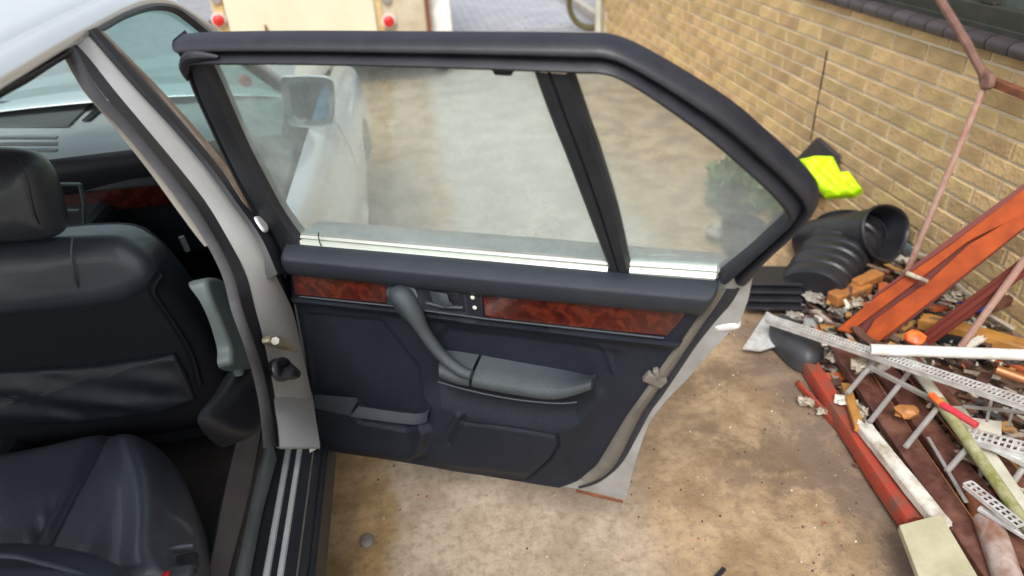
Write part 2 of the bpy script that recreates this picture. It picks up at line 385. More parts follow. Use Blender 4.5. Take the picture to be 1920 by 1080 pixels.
M['orangered'] = mat('orange_red_plastic', (.65, .07, .02), .4, col2=(.9, .25, .04), ns=20)
M['yellowwood'] = mat('yellow_timber', (.52, .25, .05), .55, col2=(.30, .14, .04), ns=13, bump=.25)
M['rustdark'] = mat('dark_rust', (.13, .065, .05), .75, col2=(.22, .12, .09), ns=14, bump=.4)
M['pinkrust'] = mat('faded_rusty_rod', (.36, .18, .14), .6, col2=(.44, .30, .24), ns=22, bump=.3)
M['rag'] = mat('grey_white_rag', (.38, .35, .31), .85, col2=(.17, .14, .11), ns=24, bump=.4)
M['plaster'] = mat('off_white_scrap', (.50, .46, .37), .75, col2=(.24, .18, .12), ns=26, bump=.4)
M['blue'] = mat('blue_bag', (.02, .03, .16), .5, col2=(.03, .05, .25), ns=9)
M['copper'] = mat('copper_pipe', (.45, .19, .08), .4, .5, col2=(.32, .12, .06), ns=14)
M['pinkpipe'] = mat('stained_pink_pipe', (.50, .42, .39), .5, col2=(.24, .12, .08), ns=16)
M['green'] = mat('mossy_green_pole', (.20, .21, .05), .75, col2=(.42, .39, .24), ns=28, bump=.4)
M['palepole'] = mat('pale_pole', (.58, .57, .48), .6, col2=(.42, .40, .30), ns=9, bump=.2)
M['redpipe'] = mat('red_pipe', (.62, .03, .06), .45, col2=(.5, .05, .06), ns=9)
M['leaf'] = mat('leaf', (.07, .12, .035), .6, col2=(.10, .16, .04), ns=9)
M['stone'] = mat('grey_stone', (.12, .105, .095), .6, col2=(.17, .15, .14), ns=22, bump=.3)
M['tyre'] = mat('tyre', (.016, .016, .018), .75)
M['lining'] = mat('headlining', (.22, .21, .19), .9)
M['tealtrim'] = mat('grey_green_trim', (.15, .185, .18), .5, col2=(.11, .135, .135), ns=7)
M['hose'] = mat('hose', (.13, .115, .035), .5, col2=(.05, .04, .03), ns=3)
M['pipegrey'] = mat('pale_downpipe', (.56, .57, .50), .45, col2=(.46, .47, .41), ns=4)

# ------------------------------------------------------------------ setting
gv = [(-60, -40, 0), (60, -40, 0), (60, 120, 0), (-60, 120, 0)]
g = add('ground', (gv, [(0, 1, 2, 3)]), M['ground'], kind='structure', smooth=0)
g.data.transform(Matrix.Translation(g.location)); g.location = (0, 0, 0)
# block paving down the far drive
pv = []
for j in range(56):
    y = 8.55+j*.118
    for i in range(16):
        x = -.45+i*.215+(j % 2)*.107-.1
        if x+.21 > 2.2: continue
        h = .02+rng.uniform(-.002, .003)
        c = [(x, y), (x+.205, y), (x+.205, y+.108), (x, y+.108)]
        V = [(a, b, 0) for a, b in c]+[(a+(.008 if k in (0, 3) else -.008), b+(.006 if k < 2 else -.006), h) for k, (a, b) in enumerate(c)]
        pv.append((V, [(4, 5, 6, 7), (0, 1, 5, 4), (1, 2, 6, 5), (2, 3, 7, 6), (3, 0, 4, 7)]))
pave = add('paving', merge(*pv), M['paver'], smooth=0, kind='structure')
kerb = add('kerb', box(2.24, 2.34, 8.6, 15, 0, .10), M['kerb'], smooth=0, bevel=.01, kind='structure')

# ------------------------------------------------------------------ house wall
WX = 2.10
house = thing('house', (WX+.2, 4, 0), 'house side wall of yellow bricks with a dark tiled window sill', 'house')
CH, BL = .075, .228
wy0, wy1 = -1.0, 7.80; winy0, winy1 = .4, 3.55; ztop = 2.6; zs = CH*13+.06
wall = add('brick_wall', merge(box(WX+.004, WX+.25, wy0, wy1, 0, zs-.02), box(WX+.004, WX+.25, winy1, wy1, zs-.02, ztop),
           box(WX+.004, WX+.25, wy0, winy0, zs-.02, ztop), box(WX+.004, WX+.25, winy0, winy1, 2.2, ztop)), M['mortar'], house, smooth=0)
def brickmesh(k):
    r_ = np.random.default_rng(100+k)
    bw, bh, dp = .217, .064, .05; v = []
    e = .004
    for x, i in ((dp, 0), (-.001+e*.6, 0), (-.003, e)):
        for a, b in ((-1, -1), (1, -1), (1, 1), (-1, 1)):
            v.append((x+(r_.uniform(-.0012, .0012) if i else 0), a*(bw/2-i)+r_.uniform(-.0015, .0015), b*(bh/2-i)+r_.uniform(-.0012, .0012)))
    f = [(8, 9, 10, 11)]
    for q in (0, 4):
        for k2 in range(4): f.append((q+k2, q+(k2+1) % 4, q+4+(k2+1) % 4, q+4+k2))
    me = bpy.data.meshes.new('brick'); me.from_pydata(v, [], f)
    b = bmesh.new(); b.from_mesh(me); bmesh.ops.recalc_face_normals(b, faces=b.faces); b.to_mesh(me); b.free()
    me.materials.append(M['brick']); return me, v, f
BM = [brickmesh(k) for k in range(7)]
def proj(P):
    c = R.T@(np.array(P)-CAM)
    if c[2] >= 0: return None
    return np.array([960+c[0]/-c[2]*FPX, 540-c[1]/-c[2]*FPX])
cand = []
nc = int(ztop/CH)
for j in range(nc):
    z = j*CH+CH/2
    y = wy0+(j % 2)*BL/2+.02+rng.uniform(-.004, .004)
    while y+BL < wy1:
        yc = y+BL/2
        inwin = (z > zs and z < 2.2 and yc+BL/2 > winy0 and yc-BL/2 < winy1)
        if not inwin:
            q = proj((WX, yc, z)); vis = q is not None and -40 < q[0] < 1960 and -30 < q[1] < 1000
            if vis:   # behind the open door or deep behind the rubbish
                dd = math.hypot(yc, WX)
                hid = (q[0] < 1540 and q[1] > 70+max(0, q[0]-1135)*.72)
                vis = not hid
            cand.append(((0 if vis else 1), math.hypot(yc, WX), yc, z))
        y += BL
cand.sort()
rest = []
for i, (h, d_, yc, z) in enumerate(cand):
    me, v, f = BM[rng.integers(7)]
    if i < 300 and h == 0:
        o = bpy.data.objects.new('brick', me); COL.objects.link(o); o.parent = wall
        p = np.array([WX+rng.uniform(-.0015, .002), yc, z])
        o.location = p-WL[wall.name]; o.rotation_euler = (rng.uniform(-.006, .006), rng.uniform(-.01, .01), rng.uniform(-.008, .008))
    else: rest.append(([(a+WX, b+yc, c+z) for a, b, c in v], f))
# the far bricks: colour varies brick by brick through the island id
mfar = M['brick'].copy(); mfar.name = 'yellow_brick_far'
for n in mfar.node_tree.nodes:
    if n.type == 'OBJECT_INFO':
        gi = mfar.node_tree.nodes.new('ShaderNodeNewGeometry')
        for l in list(n.outputs['Random'].links): mfar.node_tree.links.new(gi.outputs['Random Per Island'], l.to_socket)
add('distant_bricks', merge(*rest), mfar, wall, smooth=0, kind='stuff')
# window above the sill
wn = add('window', merge(box(WX+.03, WX+.10, winy0, winy1, zs+.03, zs+.12), box(WX+.03, WX+.10, winy0, winy1, 2.1, 2.2),
         *[box(WX+.031, WX+.099, y, y+.07, zs+.12, 2.1) for y in (winy0, 1.35, 2.42, winy1-.07)]), M['winframe'], house, smooth=0, bevel=.006)
for a, b in ((winy0+.07, 1.35), (1.42, 2.42), (2.49, winy1-.07)):
    add('pane', box(WX+.058, WX+.064, a, b, zs+.12, 2.1), M['winglass'], wn, smooth=0)
rm = add('room_backdrop', box(WX+.26, WX+1.6, winy0-.2, winy1+.2, .9, 2.4), mat('dim_room', (.05, .06, .05), .9), house, smooth=0)
y = winy0-.05; tm = None
while y < winy1+.02:
    tz = zs+.018
    prof = [(-.035, -.030), (-.043, -.012), (-.040, .006), (-.025, .016), (.05, .024), (.05, -.03)]
    V = [(WX+a, yy, tz+b) for yy in (y+.003, y+.106) for a, b in prof]; n = len(prof)
    t_ = add('sill_tile', (V, [tuple(range(n)), tuple(range(2*n-1, n-1, -1))]+[(i, (i+1) % n, (i+1) % n+n, i+n) for i in range(n)]), M['sill_tile'], house, smooth=50)
    t_.rotation_euler = (rng.uniform(-.02, .02), rng.uniform(-.02, .02), 0)
    y += .110
add('moss_joint', box(WX+.01, WX+.05, winy0, winy1, zs+.03, zs+.055), M['winframe'], house, smooth=0)
# movement joint crack
a, b = OX(1551, 95, WX-.004), OX(1520, 262, WX-.004)
add('expansion_joint', beam(a, b, .007, .004, (1, 0, 0)), M['dark'], house, smooth=0)
# downpipe + hose at the far corner
dpipe = thing('downpipe', (2.05, 7.72, 0), 'pale grey rainwater downpipe at the far end of the brick wall', 'drainpipe')
add('pipe', tube([(2.05, 7.74, 0.03), (2.05, 7.74, 2.6)], .036, 14), M['pipegrey'], dpipe)
add('bracket', merge(box(2.0, 2.1, 7.70, 7.78, .92, .95), box(2.0, 2.1, 7.70, 7.78, 2.0, 2.03)), M['pipegrey'], dpipe, smooth=0, bevel=.003)
hc = np.array([2.08, 8.15, .33])
add('hose_coil', merge(*[tube([hc+np.array([math.cos(t)*(.27-k*.02), .02*k, math.sin(t)*(.30-k*.02)]) for t in np.linspace(0, 2*math.pi, 40)[:-1]], .024, 8, True) for k in range(2)]),
    M['hose'], label='dark yellowish hose coil standing behind the downpipe at the wall corner', cat='hose')

# ------------------------------------------------------------------ trailer
TY = 6.5
tr = thing('trailer', (-.7, TY+1.5, 0), 'old cream trailer parked ahead of the silver car, seen from behind', 'trailer')
xl, xr = OY(398, 30, TY)[0], OY(800, 30, TY)[0]
add('body', box(xl, xr, TY, TY+2.8, .34, 1.7), M['cream2'], tr, smooth=0, bevel=.03)
pl, pr = OY(428, 40, TY)[0], OY(706, 40, TY)[0]
rd = add('rear_panel', box(pl, pr, TY-.022, TY+.01, .42, 1.55), M['cream'], tr, smooth=0, bevel=.012)
sm = OY(500, 52, TY)
add('handle', beam((sm[0], TY-.04, sm[2]-.07), (sm[0], TY-.04, sm[2]+.03), .014, .02, (0, 1, 0)), M['rust'], rd, smooth=0)
for a, b in ((pl-.085, pl-.012), (pr+.012, pr+.06)):
    add('corner_strip', box(a, b, TY-.012, TY+.01, .38, 1.6), M['yellowed'], tr, smooth=0, bevel=.004)
for px_, py_ in ((410, 38), (729, 40)):
    c = OY(px_, py_, TY-.03)
    add('lamp_base', tube([(c[0], TY-.004, c[2]), (c[0], TY-.03, c[2])], .062, 20), M['white'], tr)
    add('tail_light', tube([(c[0], TY-.03, c[2]), (c[0], TY-.055, c[2]), (c[0], TY-.066, c[2])], [.05, .046, .025], 20), M['red'], tr)
for px_, py_ in ((404, -2), (724, -3)):
    c = OY(px_, py_, TY-.03)
    add('reflector', tube([(c[0], TY-.004, c[2]), (c[0], TY-.03, c[2])], .042, 18), M['galv_dull'], tr)
add('rust_edge', box(xr+.001, xr+.03, TY+.02, TY+.3, .36, 1.6), M['rust'], tr, smooth=0)
add('mudguard', tube([(xr+.12, TY+.55+.42*math.cos(t), .38+.42*math.sin(t)) for t in np.linspace(0, math.pi, 20)], .1, 10, flat=.12), M['white'], tr)
wh = add('wheel', tube([(xr+.04, TY+.55, .31), (xr+.06, TY+.55, .31), (xr+.17, TY+.55, .31), (xr+.19, TY+.55, .31)], [.27, .31, .31, .27], 32), M['tyre'], tr)
add('rim', tube([(xr+.186, TY+.55, .31), (xr+.197, TY+.55, .31)], [.17, .15], 24), M['galv_dull'], wh)
w2 = add('wheel', tube([(xl-.04, TY+.55, .31), (xl-.06, TY+.55, .31), (xl-.17, TY+.55, .31), (xl-.19, TY+.55, .31)], [.27, .31, .31, .27], 32), M['tyre'], tr)
add('chassis', merge(box(xl+.2, xl+.26, TY+.05, TY+3.6, .27, .34), box(xr-.26, xr-.2, TY+.05, TY+3.6, .27, .34), box(xl, xr, TY+.5, TY+.6, .24, .34)), M['dark'], tr, smooth=0)
add('jockey_leg', tube([(-.7, TY+3.5, 0), (-.7, TY+3.5, .4)], .03), M['galv_dull'], tr)

# ------------------------------------------------------------------ the car
XC = -1.19
car = thing('parked_car', (XC, 1.7, 0), 'silver saloon car with its rear door wide open and black leather inside', 'car')
def mir(P): P = np.array(P, float); P[..., 0] = 2*XC-P[..., 0]; return P
# roof: rail height along y on the glasshouse plane
rail = [(-.30, 1.10), (-.1, 1.24), (.15, 1.36), (.45, 1.415), (.8, 1.435), (1.2, 1.445), (1.6, 1.452), (1.9, 1.452), (2.06, 1.440), (2.17, 1.415), (2.26, 1.36), (2.36, 1.27), (2.47, 1.17), (2.58, 1.07), (2.70, .975)]
rl = resample(cr([(y, z) for y, z in rail], 6), 70)
rows = []
for y, z in rl:
    x = SX(z); wgt = float(ss(np.array(z), .98, 1.40))
    top = [(x-.004, y, z-.022), (x+.006, y, z-.012), (x+.004, y, z+.002), (x-.012, y, z+.014), (x-.03, y, z+.022*wgt+.004)]
    rows.append(top)
railo = add('roof_rail', loft(rows), M['paint'], car, smooth=60, solid=.006)
rows = []
for y, z in rl:
    if z < 1.0: continue
    if not (.15 < y < 2.17): continue
    x = SX(z)-.028; e = 1.0
    q = []
    for k in range(25):
        t = k/24; s_ = 1-abs(2*t-1)**3.2
        q.append((x+(2*XC-2*x)*t, y-.0, z+.022+.052*s_))
    rows.append(q)
roof = add('roof', loft(rows), M['paint'], car, smooth=60, solid=.006)
add('headlining', loft([[(p[0], p[1], p[2]-.045) for p in r_[1:-1]] for r_ in rows]), M['lining'], car, smooth=60)
# windscreen + rear window
def screen(name, ya, za, yb, zb, bow, m):
    rr_ = []
    for i in range(9):
        t = i/8; y = ya+(yb-ya)*t; z = za+(zb-za)*t; x = SX(max(z, .95))-.03
        rr_.append([(x+(2*XC-2*x)*k/16, y+bow*(1-abs(2*k/16-1)**2.0), z+.012+.02*(1-(2*k/16-1)**2)*(1-t)) for k in range(17)])
    return add(name, loft(rr_), m, car, smooth=60)
screen('windscreen', 2.16, 1.425, 2.72, 1.015, .30, M['glass'])
screen('rear_window', .12, 1.37, -.42, 1.0, -.12, M['glass'])
# bonnet, front wing, nose
def bonx(y): return -.385 if y < 3.7 else -.385-.9*(y-3.7)**2
rows = []
for y in np.linspace(2.66, 4.22, 20):
    z = .985-.16*((y-2.66)/1.56)**1.4
    x0 = bonx(y)-.01
    rows.append([(x0+(2*XC-2*x0)*k/20, y, z+.06*(1-abs(2*k/20-1)**2.5)-(.01 if k in (0, 20) else 0)) for k in range(21)])
add('bonnet', loft(rows), M['paint'], car, smooth=60, solid=.004)
PROF = [(.17, -.46), (.20, -.40), (.27, -.345), (.34, -.30), (.40, -.283), (.47, -.274), (.56, -.27), (.66, -.274), (.76, -.290), (.84, -.312), (.895, -.34), (.925, -.372), (.935, -.39)]
def side(y0, y1, n, arch=None, mirror=False, nose=False):
    rr_ = []
    P2 = resample([np.array(p) for p in PROF], 30)
    for y in np.linspace(y0, y1, n):
        r_ = []
        for z, x in P2:
            zz = z
            if arch and abs(y-arch) < .36:
                lim = .31+math.sqrt(.36**2-(y-arch)**2)
                if zz < lim: zz = lim-.0005*(1-z)
            dx = 0
            if nose: dx = -max(0, (y-3.75))**2*.75
            zc = zz-(max(0, y-2.7)*.06 if zz > .8 else 0)
            p = np.array([x+dx if zz == z else np.interp(zz, [q[0] for q in PROF], [q[1] for q in PROF])+dx, y, zc])
            r_.append(mir(p) if mirror else p)
        rr_.append(r_)
    return loft(rr_)
wing = add('front_wing', side(2.73, 4.25, 110, 3.36, nose=True), M['paint'], car, smooth=50)
add('front_wing', side(2.73, 4.25, 60, 3.36, True, nose=True), M['paint'], car, smooth=50)
fdoor = add('front_door', side(1.60, 2.72, 24), M['paint'], car, smooth=50)
add('door_moulding', loft([[(-.272+a, y, z) for a, z in ((0, .47), (.012, .478), (.014, .50), (.012, .522), (0, .53))] for y in (1.61, 2.71)]), M['chrome'], fdoor, smooth=60)
add('door_handle', beam((-.272, 1.66, .80), (-.272, 1.86, .80), .022, .03), M['chrome'], fdoor, bevel=.008)
add('left_side_panel', side(-.75, 2.72, 60, .33, True), M['paint'], car, smooth=50)
rq = add('rear_quarter', side(-.75, .50, 60, .22), M['paint'], car, smooth=50)
add('nose_panel', loft([[(bonx(4.2)+(2*XC-2*bonx(4.2))*k/12-.0, 4.22+.14*(1-abs(2*k/12-1)**3), z) for k in range(13)] for z in (.2, .45, .7, .86)]), M['paint'], car, smooth=50)
add('boot_lid', loft([[(-.39+(2*XC+.78)*k/12, y, z+.03*(1-abs(2*k/12-1)**2.5)) for k in range(13)] for y, z in ((-.40, .98), (-.62, .97), (-.80, .95), (-.84, .9), (-.86, .35))]), M['paint'], car, smooth=40)
for x, s_ in ((-.33, 1), (2*XC+.33, -1)):
    for yy in (3.36, .22) if s_ > 0 else (3.36, .33):
        wv = [(x-.20*s_, yy, .31), (x-.18*s_, yy, .31), (x-.02*s_, yy, .31), (x, yy, .31)]
        whl = add('wheel', tube(wv, [.27, .312, .312, .285], 36), M['tyre'], car)
        add('rim', tube([(x-.002*s_, yy, .31), (x+.006*s_, yy, .31), (x-.01*s_, yy, .31)], [.20, .195, .05], 28), M['galv_dull'], whl)
        add('wheel_housing', tube([(x-.30*s_, yy, .33), (x-.02*s_, yy, .33)], .352, 28, caps=False), M['dark'], whl)
# front side window, its frame
gp = [(172, 60), (195, 48), (230, 30), (265, 18), (300, 14), (335, 20), (355, 33), (392, 60), (470, 118), (540, 168), (555, 230), (548, 300), (530, 370), (505, 425), (490, 440), (440, 372), (380, 292), (300, 195), (225, 110)]
add('window_glass', ([S(*p, -.012) for p in gp], [tuple(range(len(gp)))]), M['sideglass'], fdoor, smooth=0)
fr = [(165, 58), (200, 40), (240, 20), (290, 6), (330, 10), (362, 28), (395, 57), (470, 112), (535, 160)]
fi = [(178, 68), (206, 52), (244, 31), (290, 17), (328, 21), (354, 39), (388, 66), (462, 124), (528, 172)]
add('window_frame', band([S(*p) for p in fr], [S(*p) for p in fi], [(0, -.004), (.3, .006), (.7, .006), (1, -.008)], GN), M['rubber'], fdoor, smooth=40)
# rear edge of the front door's frame + brown reflective moulding beside the pillar
eL = [(166, 57), (213, 112), (264, 170), (329, 240), (394, 318), (441, 384), (484, 447), (515, 515)]
eR = [(180, 57), (232, 112), (287, 170), (349, 240), (413, 318), (457, 384), (512, 447), (540, 520)]
add('frame_rear_edge', band([S(*p, .006) for p in eL], [S(*p, .006) for p in eR], [(0, -.02), (.1, .004), (.5, .010), (.9, .004), (1, -.01)], GN), M['frame'], fdoor, smooth=40)
mL = [(183, 62), (232, 112), (287, 170), (349, 240), (410, 318), (452, 384), (488, 432)]
mR = [(190, 62), (244, 116), (303, 174), (366, 242), (428, 316), (468, 384), (498, 432)]
add('frame_moulding', band([S(*p) for p in mL], [S(*p) for p in mR], [(0, -.01), (.2, .006), (.6, .009), (1, -.01)], GN), mat('bronze_moulding', (.16, .12, .10), .25, .5, col2=(.35, .30, .27), ns=9), fdoor, smooth=40)
c_ = S(485, 415, .03)
add('lock_button', puff([S(476, 408, .02), S(492, 410, .02), S(502, 432, .02), S(492, 434, .02)], GN, .006, .006), M['chrome'], fdoor)
# door mirror
mp = [(528, 152), (548, 143), (600, 143), (622, 150), (628, 175), (626, 225), (612, 236), (560, 236), (540, 225)]
mb = [OY(*p, 2.46) for p in mp]
dm = add('door_mirror', puff(mb, (0, 1, 0), .09, .06, back=.012, crown=.015), M['paint'], fdoor, smooth=50)
mg = [(541, 160), (556, 153), (598, 153), (614, 160), (618, 178), (616, 216), (606, 225), (562, 224), (548, 213)]
add('mirror_foot', beam((-.42, 2.50, .98), (-.33, 2.50, 1.0), .08, .05), M['paint'], fdoor, bevel=.015)
M['mirror2'] = M['mirror']
car_mirror = add('mirror_glass', (lambda pts: (pts, [tuple(range(len(pts)))]))([OY(*p, 2.444) for p in mg]), M['mirror'], fdoor, smooth=0)

# B pillar: silver, seals, trim
pL = [(150, 78), (191, 112), (213, 170), (271, 240), (336, 318), (384, 380), (424, 447), (458, 513), (476, 580), (492, 640), (512, 740), (524, 838)]
pL[0] = (140, 82); pL[1] = (168, 112)
pR = [(172, 58), (217, 112), (268, 170), (333, 240), (398, 318), (445, 384), (488, 447), (520, 513), (552, 580), (566, 640), (588, 740), (600, 838)]
def SB(px, py, off=0):                     # jamb: curves inward a little below the belt
    P = S(px, py, off); return P
pil = add('b_pillar', band([SB(*p, -.02) for p in pL], [SB(*p, -.0) for p in pR], [(0, -.006), (.08, .0), (.5, .006), (.92, .0), (1, -.006), (1, -.035)], GN, n=60), M['paint_matt'], car, smooth=60)
sLl = [(128, 92), (138, 106), (169, 170), (233, 240), (298, 318), (345, 380), (389, 447), (422, 513), (440, 580), (462, 640), (480, 700), (492, 760), (500, 838)]
sLr = [(140, 84), (152, 106), (191, 170), (253, 240), (318, 318), (366, 380), (407, 447), (440, 513), (458, 580), (478, 640), (497, 700), (510, 760), (522, 838)]
add('door_opening_seal', band([S(*p, -.012) for p in sLl], [S(*p, -.012) for p in sLr], [(0, -.008), (.15, .0), (.5, .005), (.85, .0), (1, -.008)], GN, n=90), M['seal'], car, smooth=60)
gL = sLr[:13]; gR = pL[:12]
add('seal_channel', band([S(p[0]-3, p[1], -.02) for p in gL], [S(p[0]+3, p[1], -.02) for p in gR], [(0, 0), (1, 0)], GN, n=50), M['frame'], car, smooth=60)
bL = [(118, 104), (156, 170), (215, 240), (277, 318), (322, 380), (366, 440), (384, 462)]
bR = [(136, 104), (171, 170), (235, 240), (300, 318), (347, 380), (389, 440), (404, 462)]
add('pillar_trim', band([S(*p, -.04) for p in bL], [S(*p, -.025) for p in bR], [(0, 0), (.5, .006), (1, 0)], GN, n=40), mat('beige_trim', (.36, .34, .30), .7, col2=(.30, .28, .25), ns=9), car, smooth=60)
# upper seal along the roof above the opening
uL = [(-260, 345), (-120, 245), (0, 164), (60, 132), (110, 104), (132, 92)]
uR = [(-260, 365), (-120, 265), (0, 184), (60, 150), (112, 116), (134, 104)]
add('roof_seal', band([S(*p, -.006) for p in uL], [S(*p, -.016) for p in uR], [(0, -.01), (.3, .008), (.7, .008), (1, -.01)], GN, n=30), M['frame'], car, smooth=60)
# lower pillar interior trim, belt anchor
tl = [(372, 526), (420, 524), (438, 560), (452, 610), (462, 660), (466, 692), (428, 686), (424, 650), (410, 600), (392, 560)]
add('sill_end_trim', puff([S(*p, -.10) for p in tl], (1, 0, .1), .012, .012, back=.02), M['tealtrim'], car, smooth=50)
tb = [(395, 780), (425, 730), (450, 690), (470, 700), (478, 740), (470, 800), (440, 830)]
add('belt_cover', puff([S(*p, -.12) for p in tb], (1, 0, .3), .03, .03, back=.03), M['dark'], car, smooth=50)
c_ = OY(448, 700, 1.35); add('belt_anchor', tube([c_, c_+np.array([.004, 0, .05])], .012, 10), M['tealtrim'], car)
# hinge, check strap
h0 = S(505, 640, .012); h1 = D(575, 655, -.02)
hg = add('hinge', puff([S(*p, .004) for p in ((501, 633), (512, 628), (530, 633), (548, 648), (558, 660), (540, 655), (514, 648), (502, 643))], (1, 0, 0), .006, .004, back=.01), mat('greasy_hinge', (.46, .44, .36), .5, .3, col2=(.30, .27, .16), ns=20), car, smooth=40)
add('hinge_bolt', tube([S(516, 639, .012), S(516, 639, .018)], .009, 6), M['galv_dull'], hg)
add('check_strap', merge(tube([S(520, 690, .0), S(532, 692, .03), D(560, 705, 0), D(600, 718, -.02)], [.022, .020, .013, .013], 12), puff([S(512, 678, .01), S(535, 672, .01), S(540, 710, .01), S(516, 712, .01)], (1, 0, 0), .01, .01)), M['blackplastic'], car, smooth=50)
# sill with strips: a real extrusion along y, profile in x, z
def sillx(px, py, z): return OZ(px, py, z)[0]
def extr(prof, y0, y1, n=2): return loft([[(x, y, z) for x, z in prof] for y in np.linspace(y0, y1, n)])
SY0, SY1 = .45, 1.575
add('sill', extr([(-.372, .20), (-.372, .298), (-.378, .304), (-.386, .304), (-.388, .318), (-.398, .322), (-.404, .322), (-.408, .316), (-.55, .316), (-.60, .35), (-.62, .35), (-.62, .2)], SY0, SY1+.03), M['frame'], car, smooth=25)
add('sill', merge(box(-.372, -.30, SY0-.3, SY0, .2, .33)), M['paint'], car, smooth=0)
def strip(xa, xb, z, m, nm, h=.005):
    add(nm, extr([(xb, z), (xb+.002, z+h), (xb+(xa-xb)*.35, z+h*1.35), (xa-.002, z+h*.8), (xa, z)], SY0, SY1-.02), m, car, smooth=25)
strip(-.405, -.412, .316, M['seal_beige'], 'sill_trim_edge')
for pa, pb in (((557, 841), (566, 841)), ((535, 841), (545, 841))):
    xa = OZ(pb[0], pb[1], .325)[0]; xb = OZ(pa[0], pa[1], .325)[0]
    strip(xa, xb-.002, .317, M['chrome'], 'scuff_strip', .007)
# inner sill seal (floor part of the loop) and carpeted trim
cL = [(478, 735), (452, 800), (436, 860), (420, 930), (405, 1010), (386, 1095)]
cR = [(497, 735), (490, 800), (480, 860), (466, 930), (446, 1010), (424, 1095)]
ll = [(479, 835), (466, 880), (453, 930), (440, 990), (428, 1040), (418, 1095)]; lr = [(512, 835), (499, 880), (485, 930), (472, 990), (462, 1040), (452, 1095)]
add('sill_seal', band([OZ(*p, .385) for p in ll], [OZ(*p, .37) for p in lr], [(0, -.03), (0, 0), (.25, .005), (.45, .002), (.6, .006), (.85, .003), (1, -.004), (1, -.05)], (0, 0, 1), n=50), mat('teal_grey_seal', (.17, .20, .21), .45, col2=(.13, .155, .165), ns=8), car, smooth=50)
rows = [[S(a+(b-a)*k/8, y_, o_+.005*math.sin(math.pi*k/8)-.018*(1-k/8)) for k in range(9)] for y_, a, b, o_ in ((728, 511, 583, -.014), (745, 513, 587, -.004), (770, 516, 590, .012), (790, 520, 593, .030), (808, 522, 596, .055), (828, 524, 599, .088), (838, 524, 600, .100), (842, 524, 600, .0))]
add('pillar_foot', loft(rows), M['paint_matt'], car, smooth=60)
add('sill_carpet_trim', band([OP(*p, [-.56, 0, .42], (.75, 0, 1)) for p in cL], [OP(*p, [-.56, 0, .42], (.75, 0, 1)) for p in cR], [(0, -.05), (0, 0), (.3, .006), (.7, .006), (1, 0), (1, -.05)], (.5, 0, 1)), M['trimcarpet'], car, smooth=50)
add('floor', loft([[(x, y, z) for x, z in ((-.52, .40), (-.60, .36), (-.64, .27), (-.70, .245), (-1.05, .24), (-1.15, .36), (-1.25, .36), (-1.35, .24), (-1.85, .24))] for y in np.linspace(.4, 3.0, 12)]), M['floor'], car, smooth=40)
add('firewall', box(-1.95, -.45, 2.75, 2.78, .2, .98), M['dark'], car, smooth=0)
add('front_door_card', box(-.46, -.40, 1.62, 2.72, .3, .93), M['vinyl'], fdoor, smooth=0, bevel=.02)
add('far_door_card', box(2*XC+.40, 2*XC+.46, .5, 2.72, .3, .93), M['vinyl'], car, smooth=0, bevel=.02)
# dashboard
rows = []
for y, z in ((2.352, .950), (2.38, .965), (2.45, .975), (2.80, 1.022), (2.98, 1.045)):
    rows.append([(x, y+.03*math.sin(3*(x+1.2)), z) for x in np.linspace(-1.95, -.47, 16)])
add('dash_front', loft([[(x, y+.03*math.sin(3*(x+1.2)), z) for x in np.linspace(-1.95, -.47, 16)] for y, z in ((2.40, .72), (2.34, .80), (2.325, .90), (2.335, .94), (2.352, .950))]), M['dark'], car, smooth=60)  # dark front split from the top, whose sheen is in its colour
dash = add('dashboard', loft(rows), M['dash'], car, smooth=60)
add('glovebox', merge(box(-1.32, -.50, 2.34, 2.7, .55, .865)), M['dark'], car, smooth=0, bevel=.03)
add('dash_wood', loft([[(x, 2.325, z) for x in (-1.28, -.55)] for z in (.765, .80, .835)]), M['wood'], car, smooth=0, solid=.01)
def DT(px, py, o=0): return OP(px, py, [0, 2.45, .979+o], (0, -.134, .991))
gr_ = [beam(DT(-140, 195+1.6*k, .004), DT(172-1.7*k, 191+1.75*k, .004), .004, .006) for k in range(26)]
add('speaker_grille', merge(*gr_, prism([DT(-150, 192, .001), DT(180, 187, .001), DT(128, 238, .001), DT(-150, 240, .001)], (0, 0, .001))), mat('grille_grey', (.11, .125, .13), .5), dash, smooth=0)
add('interior_mirror', puff([(-1.30, 2.28, 1.32), (-1.08, 2.28, 1.32), (-1.07, 2.28, 1.38), (-1.31, 2.28, 1.38)], (0, -1, 0), .02, .02, back=.01), M['dark'], dash, smooth=50)
add('red_disc', tube([OY(460, 152, 2.62), OY(462, 155, 2.60)], [.024, .018], 12), M['red'], dash)  # small flat red disc above the dash
add('side_vent_slot', beam(DT(160, 226, .003), DT(192, 198, .003), .03, .004), M['dark'], dash, smooth=0, bevel=.002)
cv = add('console_vents', merge(*[beam(OY(0, 258+12*k, 2.32), OY(108, 258+12*k, 2.32), .02, .008) for k in range(3)]), M['dash'], dash, smooth=0, bevel=.003)
add('centre_console', merge(box(-1.34, -1.06, 2.0, 2.36, .35, .80), box(-1.30, -1.10, 1.2, 2.0, .3, .52)), M['dark'], car, smooth=0, bevel=.03)
add('console_edge', merge(beam(OY(105, 345, 2.1), OY(150, 345, 2.1), .012, .006), beam(OY(125, 395, 2.1), OY(148, 395, 2.1), .012, .006), tube([OY(150, 345, 2.1), OY(158, 380, 2.1), OY(158, 440, 2.1)], .006)), M['tealtrim'], car, smooth=50)
